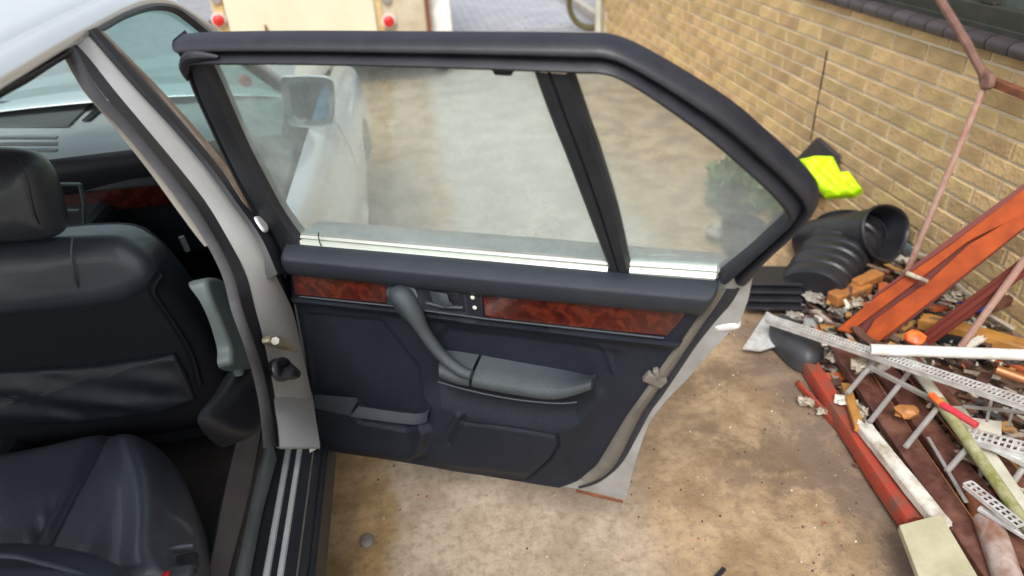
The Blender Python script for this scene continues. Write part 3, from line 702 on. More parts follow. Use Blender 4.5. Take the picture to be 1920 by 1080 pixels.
# front passenger seat
SN = np.array([.06, -1, .16]); SN /= np.linalg.norm(SN)
SP = [-.9, 1.62, .95]
def SE(px, py, o=0): return OP(px, py, np.array(SP)+SN*o, SN)
seat = add('front_seat', puff([SE(*p) for p in ((-260, 470), (-80, 455), (80, 446), (150, 440), (225, 440), (265, 458), (312, 505), (352, 560), (385, 610), (412, 660), (425, 705), (412, 755), (380, 795), (250, 815), (60, 828), (-260, 835))],
            SN, .05, .06, crown=.012, back=.10, smoothout=True), M['seatcloth'], car, smooth=60)
top = [(-260, 470), (-80, 455), (80, 446), (150, 440), (225, 440), (265, 458), (290, 480), (300, 520), (255, 558), (190, 572), (120, 580), (0, 590), (-260, 600)]
add('leather_shoulder', puff([SE(*p, .028) for p in top], SN, .045, .05, crown=.01, back=.08, cen=SE(60, 515, .028)), M['leather'], seat, smooth=60)
add('piping', tube(cr([SE(136, 446, .074), SE(134, 480, .085), SE(142, 525, .088), SE(158, 562, .06)], 6), .0025, 6), M['leather'], seat)
pkt = [(-260, 700), (-60, 694), (60, 688), (180, 680), (330, 660), (352, 700), (368, 748), (300, 772), (150, 790), (-260, 800)]
def folds(P, d): 
    return .5*(.006*np.sin(P[:, 0]*70+P[:, 2]*45+2*np.sin(P[:, 2]*25))*ss(d, .0, .04)+.010*np.sin(P[:, 0]*31+P[:, 2]*70)*ss(d, .0, .05))
add('seat_pocket', puff([SE(*p, .055) for p in pkt], SN, .016, .01, crown=.012, back=.02, seg=160, extra=folds, smoothout=False), mat('pocket_vinyl', (.018, .020, .029), .42, bump=.3, bs=400), seat, smooth=60)
add('seat_back_shell', tube(cr([SE(300, 512, .05), SE(285, 545, .062), SE(320, 600, .06), SE(355, 660, .058), SE(372, 720, .055)], 6), [.02]*25, 10, flat=.35), M['seatcloth'], seat)
add('seat_base', puff([(-.62, 1.72, .42), (-.62, 2.15, .42), (-1.05, 2.15, .42), (-1.05, 1.72, .42)], (0, 0, 1), .08, .06, back=.14), M['leather'], seat, smooth=60)
hr = [(-150, 290), (-40, 278), (30, 279), (72, 290), (98, 318), (114, 360), (124, 400), (124, 428), (104, 442), (60, 449), (-20, 452), (-150, 455)]
hN = np.array([.10, -1, .10]); hN /= np.linalg.norm(hN)
hp0 = np.array([-.95, 1.60, 1.08])
def HE(px, py, o=0): return OP(px, py, hp0+hN*o, hN)
hd = add('headrest', merge(puff([HE(*p) for p in hr], hN, .06, .07, crown=.02, cen=HE(20, 370)), puff([HE(*p) for p in hr], -hN, .07, .08, crown=.01, cen=HE(20, 370))), M['leather'], seat, smooth=70)
add('headrest_post', tube([HE(60, 438), HE(66, 478)], .006, 10), M['chrome'], seat)
add('headrest_seam', tube(cr([HE(34, 296, .067), HE(52, 340, .079), HE(66, 400, .074), HE(82, 436, .045)], 6), .0016, 6), M['dark'], seat)
sd2 = add('far_front_seat', merge(puff([(-1.25, 1.75, .4), (-1.25, 1.66, .9), (-1.7, 1.66, .9), (-1.7, 1.75, .4)], (0, -1, .1), .05, .05, back=.1)), M['leather'], car, smooth=60)
add('seat_lever', tube([OY(340, 444, 1.75), OY(352, 470, 1.75)], .008, 8), M['tealtrim'], car)
# rear seat
CN = np.array([0, 0, 1.0]); cz = .50
cu = [(-420, 930), (-200, 885), (0, 866), (90, 850), (170, 832), (235, 826), (290, 842), (332, 880), (360, 935), (374, 1000), (378, 1070), (372, 1180), (0, 1300), (-420, 1400)]
sx_ = OZ(185, 900, cz)[0]
def cush(P, d):
    b = ss(P[:, 0], sx_-.005, sx_+.13)*(.030*ss(d, 0, .09)+.045*np.exp(-((d-.065)/.045)**2)); b -= .020*ss(-np.abs(P[:, 0]-sx_), -.022, -.001)*ss(d, 0, .03)
    dip = .02*ss(P[:, 0], sx_-.35, sx_-.02)*(P[:, 0] < sx_)
    wr = .0015*np.sin((P[:, 0]*.9+P[:, 1]*.8)*120)*ss(-np.abs(P[:, 0]-sx_+.03), -.03, 0)*ss(P[:, 1], 1.22, 1.15)
    return b+wr-.010*ss(P[:, 1], 1.25, .95)*ss(P[:, 0], sx_+.03, sx_-.03)
rs = add('rear_seat', puff([OZ(*p, cz) for p in cu], CN, .055, .07, crown=.012, back=.2, seg=260, extra=cush, cen=OZ(150, 1090, cz), fine=60), M['leather'], car, smooth=60)
bk = [(-420, 1010), (-200, 990), (0, 986), (80, 994), (160, 1018), (220, 1052), (262, 1095), (300, 1180), (0, 1500), (-420, 1500)]
add('rear_backrest', puff([OZ(*p, .64) for p in bk], (0, .35, 1), .05, .06, crown=.02, back=.2, seg=120), M['leather'], rs, smooth=60)
add('backrest_piping', tube(cr([OZ(-200, 1048, .70), OZ(0, 1042, .70), OZ(80, 1056, .70), OZ(160, 1080, .70), OZ(200, 1110, .70)], 6), .004, 6), M['leather'], rs)
add('buckle_recess', tube(cr([OZ(262, 1080, .585), OZ(272, 1050, .585), OZ(300, 1034, .585), OZ(330, 1028, .585), OZ(362, 1024, .58)], 6), .0065, 8), M['leather'], rs)
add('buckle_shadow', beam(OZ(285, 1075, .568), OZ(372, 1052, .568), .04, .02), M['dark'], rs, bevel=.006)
bu = add('seat_belt_buckle', beam(OZ(290, 1082, .60), OZ(360, 1074, .60), .03, .02), M['armrest'], rs, bevel=.006)
add('buckle_button', beam(OZ(299, 1078, .613), OZ(318, 1077, .613), .012, .008), M['red'], rs, bevel=.002)

# ------------------------------------------------------------------ the open rear door
def dcs(l): return [DC(*p) for p in l]
cardL = dcs([(545, 462), (552, 560), (570, 650), (585, 760), (600, 838)])
cardR = dcs([(1348, 528), (1330, 562), (1300, 605), (1271, 649), (1242, 690), (1207, 740), (1182, 775), (1155, 818), (1124, 870), (1085, 900), (1040, 914)])
zt0, zt1 = DC(560, 455)[1], DC(1345, 524)[1]
zb0, zb1 = DC(600, 838)[1], DC(1075, 916)[1]
NS, NZ = 260, 170
Ls = lambda z: np.interp(z, [p[1] for p in cardL][::-1], [p[0] for p in cardL][::-1])
Rs = lambda z: np.interp(z, [p[1] for p in cardR][::-1], [p[0] for p in cardR][::-1])
zz = np.linspace(0, 1, NZ)
grid = np.zeros((NZ, NS, 2))
for i, t in enumerate(zz):
    zl = zb0+(zt0-zb0)*t; zr = zb1+(zt1-zb1)*t
    sl_, sr_ = Ls(zl), Rs(zr)
    if t == 0: sr_ = Rs(zb1+.001)
    grid[i, :, 0] = np.linspace(sl_, sr_, NS); grid[i, :, 1] = np.linspace(zl, zr, NS)
P = grid.reshape(-1, 2)
outl = np.array([grid[0, 0], *grid[0, 1::8], *grid[1:, -1][::4], *grid[-1, ::-8], *grid[::-4, 0]])
de = np.maximum(sdf(P, outl), 0)
def line_z(pts, s): q = dcs(pts); return np.interp(s, [a[0] for a in q], [a[1] for a in q])
ztopw = line_z([(548, 502), (727, 521), (905, 541), (1293, 574)], P[:, 0])
zbotw = line_z([(552, 550), (727, 567), (910, 592), (1250, 630)], P[:, 0])
zbelt = line_z([(560, 455), (1345, 524)], P[:, 0])
h = np.zeros(len(P))
u = np.clip((P[:, 1]-ztopw)/(zbelt-ztopw+1e-6), 0, 1)
h += np.where(P[:, 1] > ztopw, .012+.034*np.sqrt(np.maximum(0, 1-(1-np.minimum(u*1.3, 1))**2))*(1-.5*ss(u, .75, 1.0)), 0)
inw = (P[:, 1] <= ztopw) & (P[:, 1] > zbotw); h += np.where(inw, .010, 0)
v_ = (zbotw-P[:, 1]); h += np.where(v_ >= 0, .020*np.exp(-(np.maximum(v_, 0)/.020)**2)*ss(v_, -.001, .003), 0)
mid = dcs([(840, 605), (1120, 640), (1170, 655), (1150, 700), (1125, 720), (860, 700), (800, 640)])
h -= .008*ss(sdf(P, mid), -.006, .02)
low = dcs([(800, 735), (830, 722), (890, 745), (1000, 765), (1085, 765), (1125, 735), (1105, 790), (1060, 850), (1000, 890), (850, 880), (790, 840), (795, 780)])
h += .024*ss(sdf(P, low), -.03, .05)
led = dcs([(586, 748), (672, 752), (688, 772), (770, 786), (800, 770), (812, 790), (800, 830), (770, 856), (600, 836), (592, 800)])
h += .030*ss(sdf(P, led), -.016, .012)
leftp = dcs([(575, 580), (720, 592), (790, 680), (800, 740), (770, 775), (690, 765), (592, 735)])
h -= .005*ss(sdf(P, leftp), -.004, .012)
for ln, w_, a_ in (([(1050, 800), (1052, 822), (1035, 850), (990, 893)], .004, .010), ([(870, 775), (960, 785), (1050, 800)], .004, .007), ([(900, 885), (985, 893)], .003, .005), ([(878, 765), (862, 795), (850, 815)], .005, .006)):
    h -= a_*np.exp(-(dline(P, dcs(ln))/w_)**2)
h += .004*np.exp(-(dline(P, dcs([(1130, 640), (1150, 690)]))/.006)**2)+.008*np.exp(-(dline(P, dcs([(868, 762), (850, 790), (835, 805)]))/.008)**2)
rnd_ = np.clip(1-de/.018, 0, 1); h -= .020*(1-np.sqrt(np.maximum(0, 1-rnd_**2)))
zbm = np.interp(P[:, 0], [grid[0, 0, 0], grid[0, -1, 0]], [zb0, zb1]); h *= .25+.75*ss(P[:, 1]-zbm, .0, .07)
h += .0006*np.sin(P[:, 0]*23)*np.sin(P[:, 1]*31)
V = [DP(a, b, c) for (a, b), c in zip(P, h+.012)]
idx = np.arange(NZ*NS).reshape(NZ, NS)
F = [(idx[i, j], idx[i, j+1], idx[i+1, j+1], idx[i+1, j]) for i in range(NZ-1) for j in range(NS-1)]
# split: upper roll / card (carpet look lower)
# skirt round the rim
def skirt(V, loop, depth):
    b = len(V); V2 = list(V)+[V[i]-DN*depth for i in loop]
    return V2, [(loop[k], loop[(k+1) % len(loop)], b+(k+1) % len(loop), b+k) for k in range(len(loop))]
loop = list(idx[0, :])+list(idx[1:, -1])+list(idx[-1, -2::-1])+list(idx[-2:0:-1, 0])
V2, FS = skirt(V, loop, .045)
# door shell first (the part), everything else hangs under it
shell_o = [(536, 470), (545, 560), (562, 660), (580, 770), (596, 846), (760, 868), (960, 899), (1100, 926), (1173, 942), (1190, 871), (1205, 826), (1216, 798), (1247, 757), (1284, 720), (1304, 698), (1346, 650), (1387, 607), (1402, 569), (1409, 532), (1345, 512), (1000, 480), (560, 442)]
so_ = [DC(*p) for p in shell_o]
def DO(sz, off): return DP(sz[0], sz[1], off)
rows = []
for off, sc_ in ((-.010, 1.0), (-.018, 1.004), (-.05, 1.004), (-.09, .99), (-.11, .95)):
    cen = np.mean(so_, 0); rows.append([DO(cen+(p-cen)*sc_, off) for p in so_])
n = len(so_)
Vs, Fs = loft(rows, False, True); Fs += [tuple(range(n)), tuple(4*n+k for k in range(n))]
# the face under the card needs a lower plane: step back
door = add('rear_door', (Vs, Fs), mat('darkened_silver_jamb', (.36, .365, .36), .45, .2, coat=.2, col2=(.24, .235, .22), ns=9, detail=9), car, smooth=40, bevel=0, label='wide open silver rear door showing its black inner side')  # jamb silver darkened to counter sun and sky on the flange
card = add('door_card', (V2, F+FS), M['vinyl'], door, smooth=55)
# paint regions of the card: roll uses softer vinyl
card.data.materials.append(M['vinyl_top']); card.data.materials.append(M['carpet'])
_loc = WL[card.name]
for p in card.data.polygons:
    c = np.array(p.center)+_loc; s_ = (c-np.array([HX, HY, 0]))@DU; z_ = c[2]
    if z_ > np.interp(s_, [so_[0][0], 1.1], [DC(548, 502)[1], DC(1293, 574)[1]]) : p.material_index = 1
lp = np.array(leftp)
# burl strips
def strip_on_door(pts, off, th, name, m, **k):
    V_, F_ = prism([D(px, py, off) for px, py in pts], DN*th); return add(name, (V_, F_), m, door, smooth=0, **k)
strip_on_door([(549, 503), (640, 513), (728, 523), (727, 566), (640, 558), (556, 550)], .020, .008, 'wood_trim', M['wood'], bevel=.003)
strip_on_door([(905, 544), (1050, 556), (1200, 567), (1292, 575), (1275, 600), (1250, 627), (1080, 610), (911, 591)], .020, .008, 'wood_trim', M['wood'], bevel=.003)
add('trim_highlight', tube([D(905, 545, .030), D(1100, 561, .030), D(1290, 577, .030)], .0025, 6), M['wood'], door)
# inner handle bezel
bz = strip_on_door([(728, 524), (906, 543), (908, 591), (830, 586), (728, 566)], .020, .012, 'handle_bezel', M['vinyl_top'], bevel=.004)
strip_on_door([(792, 543), (868, 551), (874, 585), (822, 581), (800, 565)], .0325, .0012, 'handle_recess', M['dark'], bevel=.001)
add('inner_handle', merge(band([D(806, 546, .036), D(822, 548, .044), D(838, 551, .044)], [D(820, 578, .036), D(836, 576, .044), D(850, 572, .042)], [(0, 0), (.5, .006), (1, 0)], DN), tube([D(800, 568, .036), D(830, 575, .040), D(868, 577, .036)], .004, 8)), M['armrest'], door, smooth=50)
add('handle_opening', puff([D(826, 549, .034), D(855, 548, .034), D(860, 560, .034), D(848, 567, .034), D(828, 565, .034)], DN, .002, .004), M['dark'], door)
sw = strip_on_door([(874, 546), (899, 548), (903, 589), (879, 587)], .0325, .004, 'window_switch', M['dark'], bevel=.001)
for p in ((886, 558), (890, 577)):
    c = D(*p, .0372); add('switch_mark', tube([c, c+DN*.0015], [.0052, .004], 12), M['white'], door)
# ridge line and small scuffs
add('card_ridge', tube([D(562, 556, .030), D(730, 573, .032), D(915, 598, .034), D(1245, 634, .030)], .0022, 6), M['armrest'], door)
# grab handle
gp_ = cr([D(742, 548, .045), D(758, 560, .060), D(778, 592, .066), D(800, 630, .066), D(830, 668, .066), D(862, 694, .070), D(884, 703, .074)], 6)
gr2 = [np.interp(i, [0, 5, 10, 16, 24, 32, 36], [.020, .027, .024, .0165, .0145, .0145, .012]) for i in range(len(gp_))]
add('grab_handle', merge(tube(gp_, gr2, 16, flat=.9), tube([D(760, 556, .0), D(760, 556, .056)], [.034, .028], 16), puff([D(728, 538, .03), D(780, 545, .03), D(796, 585, .03), D(770, 600, .03), D(735, 565, .03)], DN, .026, .03)), M['armrest'], door, smooth=70)
# armrest
def arm(backp, frontp, name, m):
    A = resample(cr([D(*p, .006) for p in backp], 6), 30); B = resample(cr([D(*p, .072) for p in frontp], 6), 30)
    rr_ = []
    for a, b in zip(A, B):
        d_ = b-a; L = np.linalg.norm(d_); e = d_/L
        rr_.append([a, a+d_*.5+np.array([0, 0, .002]), a+d_*.86+np.array([0, 0, .001]), a+d_*.95-np.array([0, 0, .003]), b-np.array([0, 0, .010]), b-np.array([0, 0, .022]), b-np.array([0, 0, .030])-DN*.01, b-np.array([0, 0, .030])-DN*.09])
    V_, F_ = loft(rr_); n_ = 8; F_ += [tuple(range(n_)), tuple(29*n_+k for k in range(n_))]
    return add(name, (V_, F_), m, door, smooth=60)
arm([(904, 666), (980, 680), (1050, 692), (1116, 706)], [(884, 712), (960, 726), (1040, 735), (1108, 716)], 'armrest', M['armrest'])
arm([(828, 656), (860, 659), (898, 665)], [(822, 694), (852, 706), (878, 711)], 'armrest', M['armrest'])
add('armrest_lip', tube(cr([D(822, 716, .060), D(880, 732, .066), D(960, 748, .066), D(1040, 756, .060), D(1082, 754, .050)], 6), .0022, 6), M['armrest'], door)
# pocket lip
add('pocket_lip', merge(band([D(590, 740, .035), D(672, 746, .035)], [D(590, 766, .052), D(656, 780, .052)], [(0, 0), (.5, .003), (1, 0), (1, -.01)], DN, n=8),
    band([D(672, 762, .036), D(780, 776, .036), D(806, 764, .036)], [D(656, 781, .054), D(770, 796, .054), D(800, 790, .050)], [(0, 0), (.5, .003), (1, 0), (1, -.01)], DN, n=16)), M['vinyl_top'], door, smooth=50)
# beige seal, dark gap
se = [(1340, 538), (1320, 568), (1292, 605), (1260, 649), (1232, 688), (1196, 740), (1168, 778), (1144, 818), (1114, 865), (1085, 893)]
sf = [(1362, 541), (1345, 569), (1320, 605), (1291, 649), (1262, 692), (1228, 740), (1206, 772), (1184, 814), (1156, 868), (1120, 900)]
add('door_seal', band([D(*p, -.004) for p in se], [D(*p, -.004) for p in sf], [(0, -.004), (.15, .010), (.45, .016), (.8, .008), (1, -.004)], DN, n=60), M['seal_beige'], door, smooth=60)
sg = [(1388, 540), (1371, 569), (1342, 602), (1304, 650), (1276, 692), (1242, 742), (1218, 775), (1195, 818), (1163, 872), (1122, 905), (1085, 916)]
add('seal_groove', band([D(*p, -.006) for p in sf]+[D(1085, 912, -.006)], [D(*p, -.006) for p in sg], [(0, 0), (.5, .002), (1, 0)], DN, n=60), M['rubber'], door, smooth=60)
add('latch', merge(beam(D(1210, 703, .016), D(1245, 718, .004), .028, .018, DN), beam(D(1228, 690, .014), D(1236, 706, .010), .012, .02, DN)), M['seal_beige'], door, bevel=.003)
add('outer_moulding_end', puff([D(1338, 604, -.02), D(1372, 599, -.02), D(1388, 604, -.02), D(1384, 614, -.02), D(1345, 618, -.02)], DN, .014, .010, back=.03), M['chrome'], door)
add('bottom_lip', beam(D(1080, 920, .0), D(1168, 941, .0), .006, .006), M['rust'], door, smooth=0)
# window frame
fo = [(318, 82), (400, 78), (560, 77), (760, 79), (940, 81), (1080, 83), (1138, 86), (1196, 108), (1284, 158), (1372, 215), (1440, 273), (1500, 328), (1533, 370), (1530, 400), (1492, 444), (1446, 486), (1404, 534)]
fi_ = [(372, 120), (400, 119), (560, 119), (760, 123), (940, 129), (1080, 135), (1140, 138), (1185, 158), (1255, 205), (1330, 262), (1395, 318), (1440, 360), (1468, 393), (1470, 410), (1440, 438), (1400, 474), (1345, 518)]
def smooth2(a, b, n=6):
    return cr([(x, y) for x, y in a], n), cr([(x, y) for x, y in b], n)
fA, fB = smooth2(fo, fi_)
FP = [(0, -.04), (.0, -.012), (.04, -.004), (.12, .004), (.20, .009), (.32, .010), (.40, .006), (.44, -.002), (.47, -.008), (.52, -.006), (.58, .002), (.66, .012), (.76, .019), (.86, .017), (.95, .006), (1.0, -.012), (1.0, -.03)]
rows = []
for a, b in zip(fA, fB):
    A, B = D(a[0], a[1]), D(b[0], b[1]); rows.append([A+(B-A)*t+DNT/np.linalg.norm(DNT)*h_ for t, h_ in FP])
wf = add('window_frame', loft(rows), M['rubber'], door, smooth=50)
# outer skin of the frame, the silver edge beyond the seal
lo_ = [(318, 80), (340, 114), (352, 155), (382, 222), (424, 312), (472, 400), (520, 478), (548, 522)]
li_ = [(386, 117), (408, 163), (438, 232), (463, 285), (492, 338), (520, 388), (545, 425), (566, 452)]
lA, lB = cr(lo_, 6), cr(li_, 6)
rows = []
for a, b in zip(lA, lB):
    A, B = D(a[0], a[1]), D(b[0], b[1])
    rows.append([A+(B-A)*t+DNT*h_ for t, h_ in ((0, -.05), (0, -.01), (.08, .002), (.16, .004), (.2, -.006), (.26, -.006), (.30, .006), (.6, .009), (.92, .007), (1, 0), (1, -.03))])
add('frame_front_post', loft(rows), M['frame'], door, smooth=40)
# inner roll turning round the front top corner
add('corner_roll', tube(cr([D(352, 150, .006), D(347, 128, .010), D(352, 110, .012), D(372, 104, .012), D(410, 107, .012)], 6), [.003+.0085*min(1, i/6, (24-i)/7) for i in range(25)], 10), M['rubber'], door)
# divider
dl = [(1001, 130), (1034, 220), (1066, 300), (1104, 400), (1147, 514)]
dr = [(1070, 134), (1100, 220), (1128, 300), (1158, 400), (1181, 505)]
add('quarter_divider', band([D(*p, .0) for p in dl], [D(*p, .0) for p in dr], [(0, -.02), (0, .002), (.12, .008), (.40, .008), (.44, .002), (.50, .008), (.9, .008), (1, .0), (1, -.02)], DNT, n=30), M['frame'], door, smooth=35)
strip_on_door([(922, 126), (967, 128), (960, 141), (930, 139)], .0, .008, 'frame_clip', M['dark'], bevel=.002)
# panes
g1 = [(372, 112), (560, 112), (1010, 126), (1060, 250), (1160, 520), (1140, 524), (560, 460), (520, 400), (440, 240)]
add('window_glass', ([D(*p, -.018) for p in g1], [tuple(range(len(g1)))]), M['doorglass'], door, smooth=0)
g2 = [(1060, 130), (1145, 132), (1190, 152), (1330, 255), (1445, 355), (1474, 395), (1470, 418), (1350, 522), (1170, 516)]
add('quarter_glass', ([D(*p, -.018) for p in g2], [tuple(range(len(g2)))]), M['doorglass'], door, smooth=0)
add('glass_mark', merge(*[beam(D(1218+k*7, 478, -.016), D(1222+k*7, 478.4, -.016), .003, .0004, DN) for k in range(8)], *[beam(D(1218+k*6, 484, -.016), D(1221+k*6, 484.3, -.016), .002, .0004, DN) for k in range(7)],
    tube([D(1205+6*math.cos(t), 480+5*math.sin(t), -.016) for t in np.linspace(0, 2*math.pi, 14)[:-1]], .0006, 5, True)), M['white'], door, smooth=0)
# belt strip below the panes: outer moulding's reflection built as solid strips
for a, b in ((((560, 438), (800, 459), (1142, 488)), ((566, 464), (800, 486), (1138, 515))), (((1182, 489), (1260, 494), (1345, 500)), ((1180, 516), (1260, 521), (1340, 527)))):
    add('belt_strip', band([D(*p, -.012) for p in a], [D(*p, .010) for p in b], [(0, -.012), (.0, .0), (.16, .003), (.26, .003), (.30, -.004), (.40, -.004), (.44, .002), (.75, .004), (1, -.002)], DN, n=16), M['belt'], door, smooth=40)
add('trim_crack', tube(cr([D(597, 436, .0), D(598, 448, .006), D(603, 462, .010), D(618, 470, .014)], 4), .0014, 5), M['dark'], door)

# ------------------------------------------------------------------ rubbish by the wall
def T(name, VF, m, label, cat, **k): return add(name, VF, M[m] if isinstance(m, str) else m, label=label, cat=cat, **k)
def crumple(c, r, seed, sq=(1, 1, .5), amp=.35, n=3):
    bm = bmesh.new(); bmesh.ops.create_icosphere(bm, subdivisions=2, radius=1); r_ = np.random.default_rng(seed)
    dirs = r_.normal(size=(9, 3)); dirs /= np.linalg.norm(dirs, axis=1)[:, None]; ph = r_.uniform(0, 6, 9)
    V_ = []
    for v in bm.verts:
        p = np.array(v.co); k = 1+amp*sum(abs(math.sin(3.1*(p@d_)+q)) for d_, q in zip(dirs[:4], ph))/2-amp*.6
        V_.append(np.array(c)+p*k*r*np.array(sq))
    F_ = [tuple(v.index for v in f.verts) for f in bm.faces]; bm.free(); return V_, F_
def torn(c, r, seed, sq=(1, 1, .5)):
    q_ = np.random.default_rng(seed); out = []; c = np.array(c, float)
    for k in range(4):
        a = q_.normal(size=3)*(1, 1, .35); a /= np.linalg.norm(a); b = np.cross(a, q_.normal(size=3)*(.5, .5, 1)); b /= np.linalg.norm(b)
        o_ = c+q_.uniform(-.35, .35, 3)*r*np.array(sq); e_ = r*q_.uniform(.7, 1.15)
        q4 = [o_+(a*x*q_.uniform(.7, 1.1)+b*y*q_.uniform(.4, .9))*e_*np.array([1, 1, .6]) for x, y in ((-1, -1), (1, -1), (1, 1), (-1, 1))]
        for p in q4: p[2] = max(p[2], c[2]-.02, .004)
        out.append(sheet(q4, seed*7+k, r*.16, 7))
    return merge(*out)
def sheet(pts, seed, amp=.02, n=10, th=.003):       # crumpled sheet on four corners
    A, B, C_, D_ = [np.array(p, float) for p in pts]; r_ = np.random.default_rng(seed); N = np.cross(B-A, D_-A); N /= np.linalg.norm(N); rr_ = []
    a1, a2, a3 = r_.uniform(3, 9, 3); p1, p2 = r_.uniform(0, 6, 2)
    for i in range(n+1):
        q = []
        for j in range(n+1):
            u_, v_ = i/n, j/n; p = (A*(1-u_)+B*u_)*(1-v_)+(D_*(1-u_)+C_*u_)*v_
            q.append(p+N*amp*(math.sin(a1*u_+a2*v_+p1)+.6*abs(math.sin(a3*(u_-v_)+p2)*2)-.5)+N*r_.uniform(-.03, .03)*amp)
        rr_.append(q)
    return loft(rr_)
def perf(p0, p1, wd, pitch, t=.003, up=(0, 0, 1), rails=3, legs=True):   # perforated steel strip: real slots
    p0, p1 = np.array(p0, float), np.array(p1, float); d_ = p1-p0; L = np.linalg.norm(d_); d_ /= L
    s_ = np.cross(d_, up); s_ /= np.linalg.norm(s_); out = []
    for k in range(rails): o = s_*wd*(k/(rails-1)-.5); out.append(beam(p0+o, p1+o, wd*.16, t, up))
    n_ = int(L/pitch)
    for k in range(n_+1): c = p0+d_*L*k/n_; out.append(beam(c-s_*wd/2, c+s_*wd/2, pitch*.42, t*.9, up))
    if legs: u_ = np.cross(s_, d_); out.append(beam(p0+s_*wd/2-u_*wd*.2, p1+s_*wd/2-u_*wd*.2, t, wd*.4, up))
    return merge(*out)
# big steel sections
sa, sb = OZ(1590, 622, .12), OX(1950, 352, 1.98)
red = thing('steel_section', sa, 'large orange-red painted steel section leaning to the wall, with a long slot', 'steel beam')
nn = np.cross(sb-sa, (0, 1, 0)); nn = np.cross(sb-sa, np.cross((-.5, -.6, .6), sb-sa)); nn /= np.linalg.norm(nn); nn = nn if nn@(CAM-sa) > 0 else -nn
def RP(px, py, o=0): return OP(px, py, sa+nn*o, nn)
add('flange', prism([RP(*p) for p in ((1568, 619), (1641, 557), (1779, 461), (1932, 345), (1950, 388), (1830, 445), (1812, 455), (1709, 536), (1607, 612), (1602, 626))], -nn*.012), M['redlead'], red, smooth=0, bevel=.003)
add('flange', prism([RP(*p) for p in ((1618, 634), (1641, 598), (1743, 526), (1816, 458), (1836, 447), (1952, 378), (1952, 402), (1758, 555), (1649, 640))], -nn*.012), M['redlead'], red, smooth=0, bevel=.003)
add('web', prism([RP(*p, -.03) for p in ((1582, 615), (1932, 355), (1955, 402), (1660, 638))], -nn*.02), M['redlead_dark'], red, smooth=0)
add('side_web', prism([RP(*p, -.002) for p in ((1632, 558), (1650, 545), (1780, 447), (1932, 335), (1932, 346), (1779, 460), (1641, 556))], -nn*.05), M['redlead_dark'], red, smooth=0)
s2a, s2b = OZ(1722, 648, .10), OX(1960, 470, 1.95)
T('steel_section', merge(beam(s2a, s2b, .05, .05, nn), beam(s2a+nn*.03, s2b+nn*.03, .02, .02, nn)), 'redlead_dark', 'dark red steel section lying beneath the orange-red one', 'steel beam', smooth=0, bevel=.004)
T('timber_peg', tube([RP(1700, 512, .02), RP(1740, 528, .03)], [.010, .007], 8), 'plaster', 'short pale wooden peg resting across the slotted orange-red steel', 'wood scrap')
# leaning rods
rt = OX(1850, 152, 2.02)
rod = thing('rusty_stand', OZ(1690, 520, .15), 'thin rusty pinkish steel rod leaning on the brick wall with a jointed top', 'rod')
add('lower_rod', tube([OZ(1692, 530, .16), rt], .0115, 10), M['pinkrust'], rod)
add('upper_rod', tube([rt, OX(1815, 85, 1.97), OX(1745, -30, 1.93)], [.015, .016, .016], 10), M['rustdark'], rod)
add('joint_plate', puff([OX(1838, 128, 2.01), OX(1860, 140, 2.01), OX(1858, 165, 2.01), OX(1840, 165, 2.01)], (-1, 0, 0), .01, .01, back=.01), M['rustdark'], rod)
add('cross_arm', beam(OX(1852, 150, 2.05), OX(1960, 192, 2.05), .03, .03), M['rust'], rod, bevel=.004)
T('thin_rod', tube([OZ(1802, 650, .18), OX(1945, 455, 1.9)], .012, 10), 'pinkrust', 'brown weathered rod leaning in front of the dark red steel at the right edge', 'rod')
T('clear_gutter', tube([OZ(1700, 462, .12), OZ(1990, 560, .18)], .030, 12), 'tealtrim', 'pale grey plastic tube lying along the wall behind the red steel', 'pipe')
# pipes in front
T('white_pipe', pipe_hollow(OZ(1632, 655, .27), OZ(1990, 668, .31), .0185, .003), 'white', 'straight white plastic pipe lying across the top of the rubbish', 'pipe')
pa, pb = OZ(1442, 596, .13), OZ(1990, 775, .36)
T('perforated_angle', perf(pa, pb, .042, .013), 'galv', 'long silvery perforated steel angle crossing the pile from the black boot', 'metal angle', smooth=0)
T('perforated_channel', perf(OZ(1815, 812, .20), OZ(1990, 858, .24), .05, .015), 'galv', 'short wide perforated steel channel below the long perforated angle at the right', 'metal channel', smooth=0)
T('steel_bracket', merge(perf(OZ(1815, 905, .20), OZ(1915, 985, .21), .028, .016, legs=True)), 'galv', 'bright galvanised bracket lying on the brown boards at the right edge', 'metal bracket', smooth=0)
T('steel_bracket', beam(OZ(1835, 952, .17), OZ(1930, 1010, .17), .016, .012), 'galv', 'narrow bright metal bar just below the galvanised bracket', 'metal bar', bevel=.002)
# cable ladder
lad = thing('cable_ladder', OZ(1750, 770, .15), 'dull grey metal cable ladder with slanting rungs on the brown boards', 'metal ladder')
ru = [((1648, 668), (1588, 738)), ((1708, 694), (1630, 792)), ((1757, 765), (1698, 838)), ((1830, 822), (1775, 884)), ((1930, 862), (1890, 918))]
for a, b in ru: add('rung', tube([OZ(*a, .19), OZ(*b, .15)], .0085, 8, flat=.7), M['galv_dull'], lad)
add('rail', beam(OZ(1630, 688, .185), OZ(1800, 776, .19), .012, .016), M['galv_dull'], lad, smooth=0, bevel=.002)
add('rail', beam(OZ(1822, 818, .19), OZ(1990, 905, .20), .014, .018), M['galv'], lad, smooth=0, bevel=.002)
lad2 = thing('wire_tray', OZ(1880, 770, .25), 'light thin metal tray with cross bars beyond the red-ended pole', 'metal tray')
add('rail', beam(OZ(1805, 762, .22), OZ(1990, 780, .24), .008, .008), M['galv_dull'], lad2, smooth=0)
for a, b in (((1860, 745), (1850, 790)), ((1905, 752), (1890, 800))): add('cross_bar', beam(OZ(*a, .23), OZ(*b, .21), .008, .006), M['galv_dull'], lad2, smooth=0)
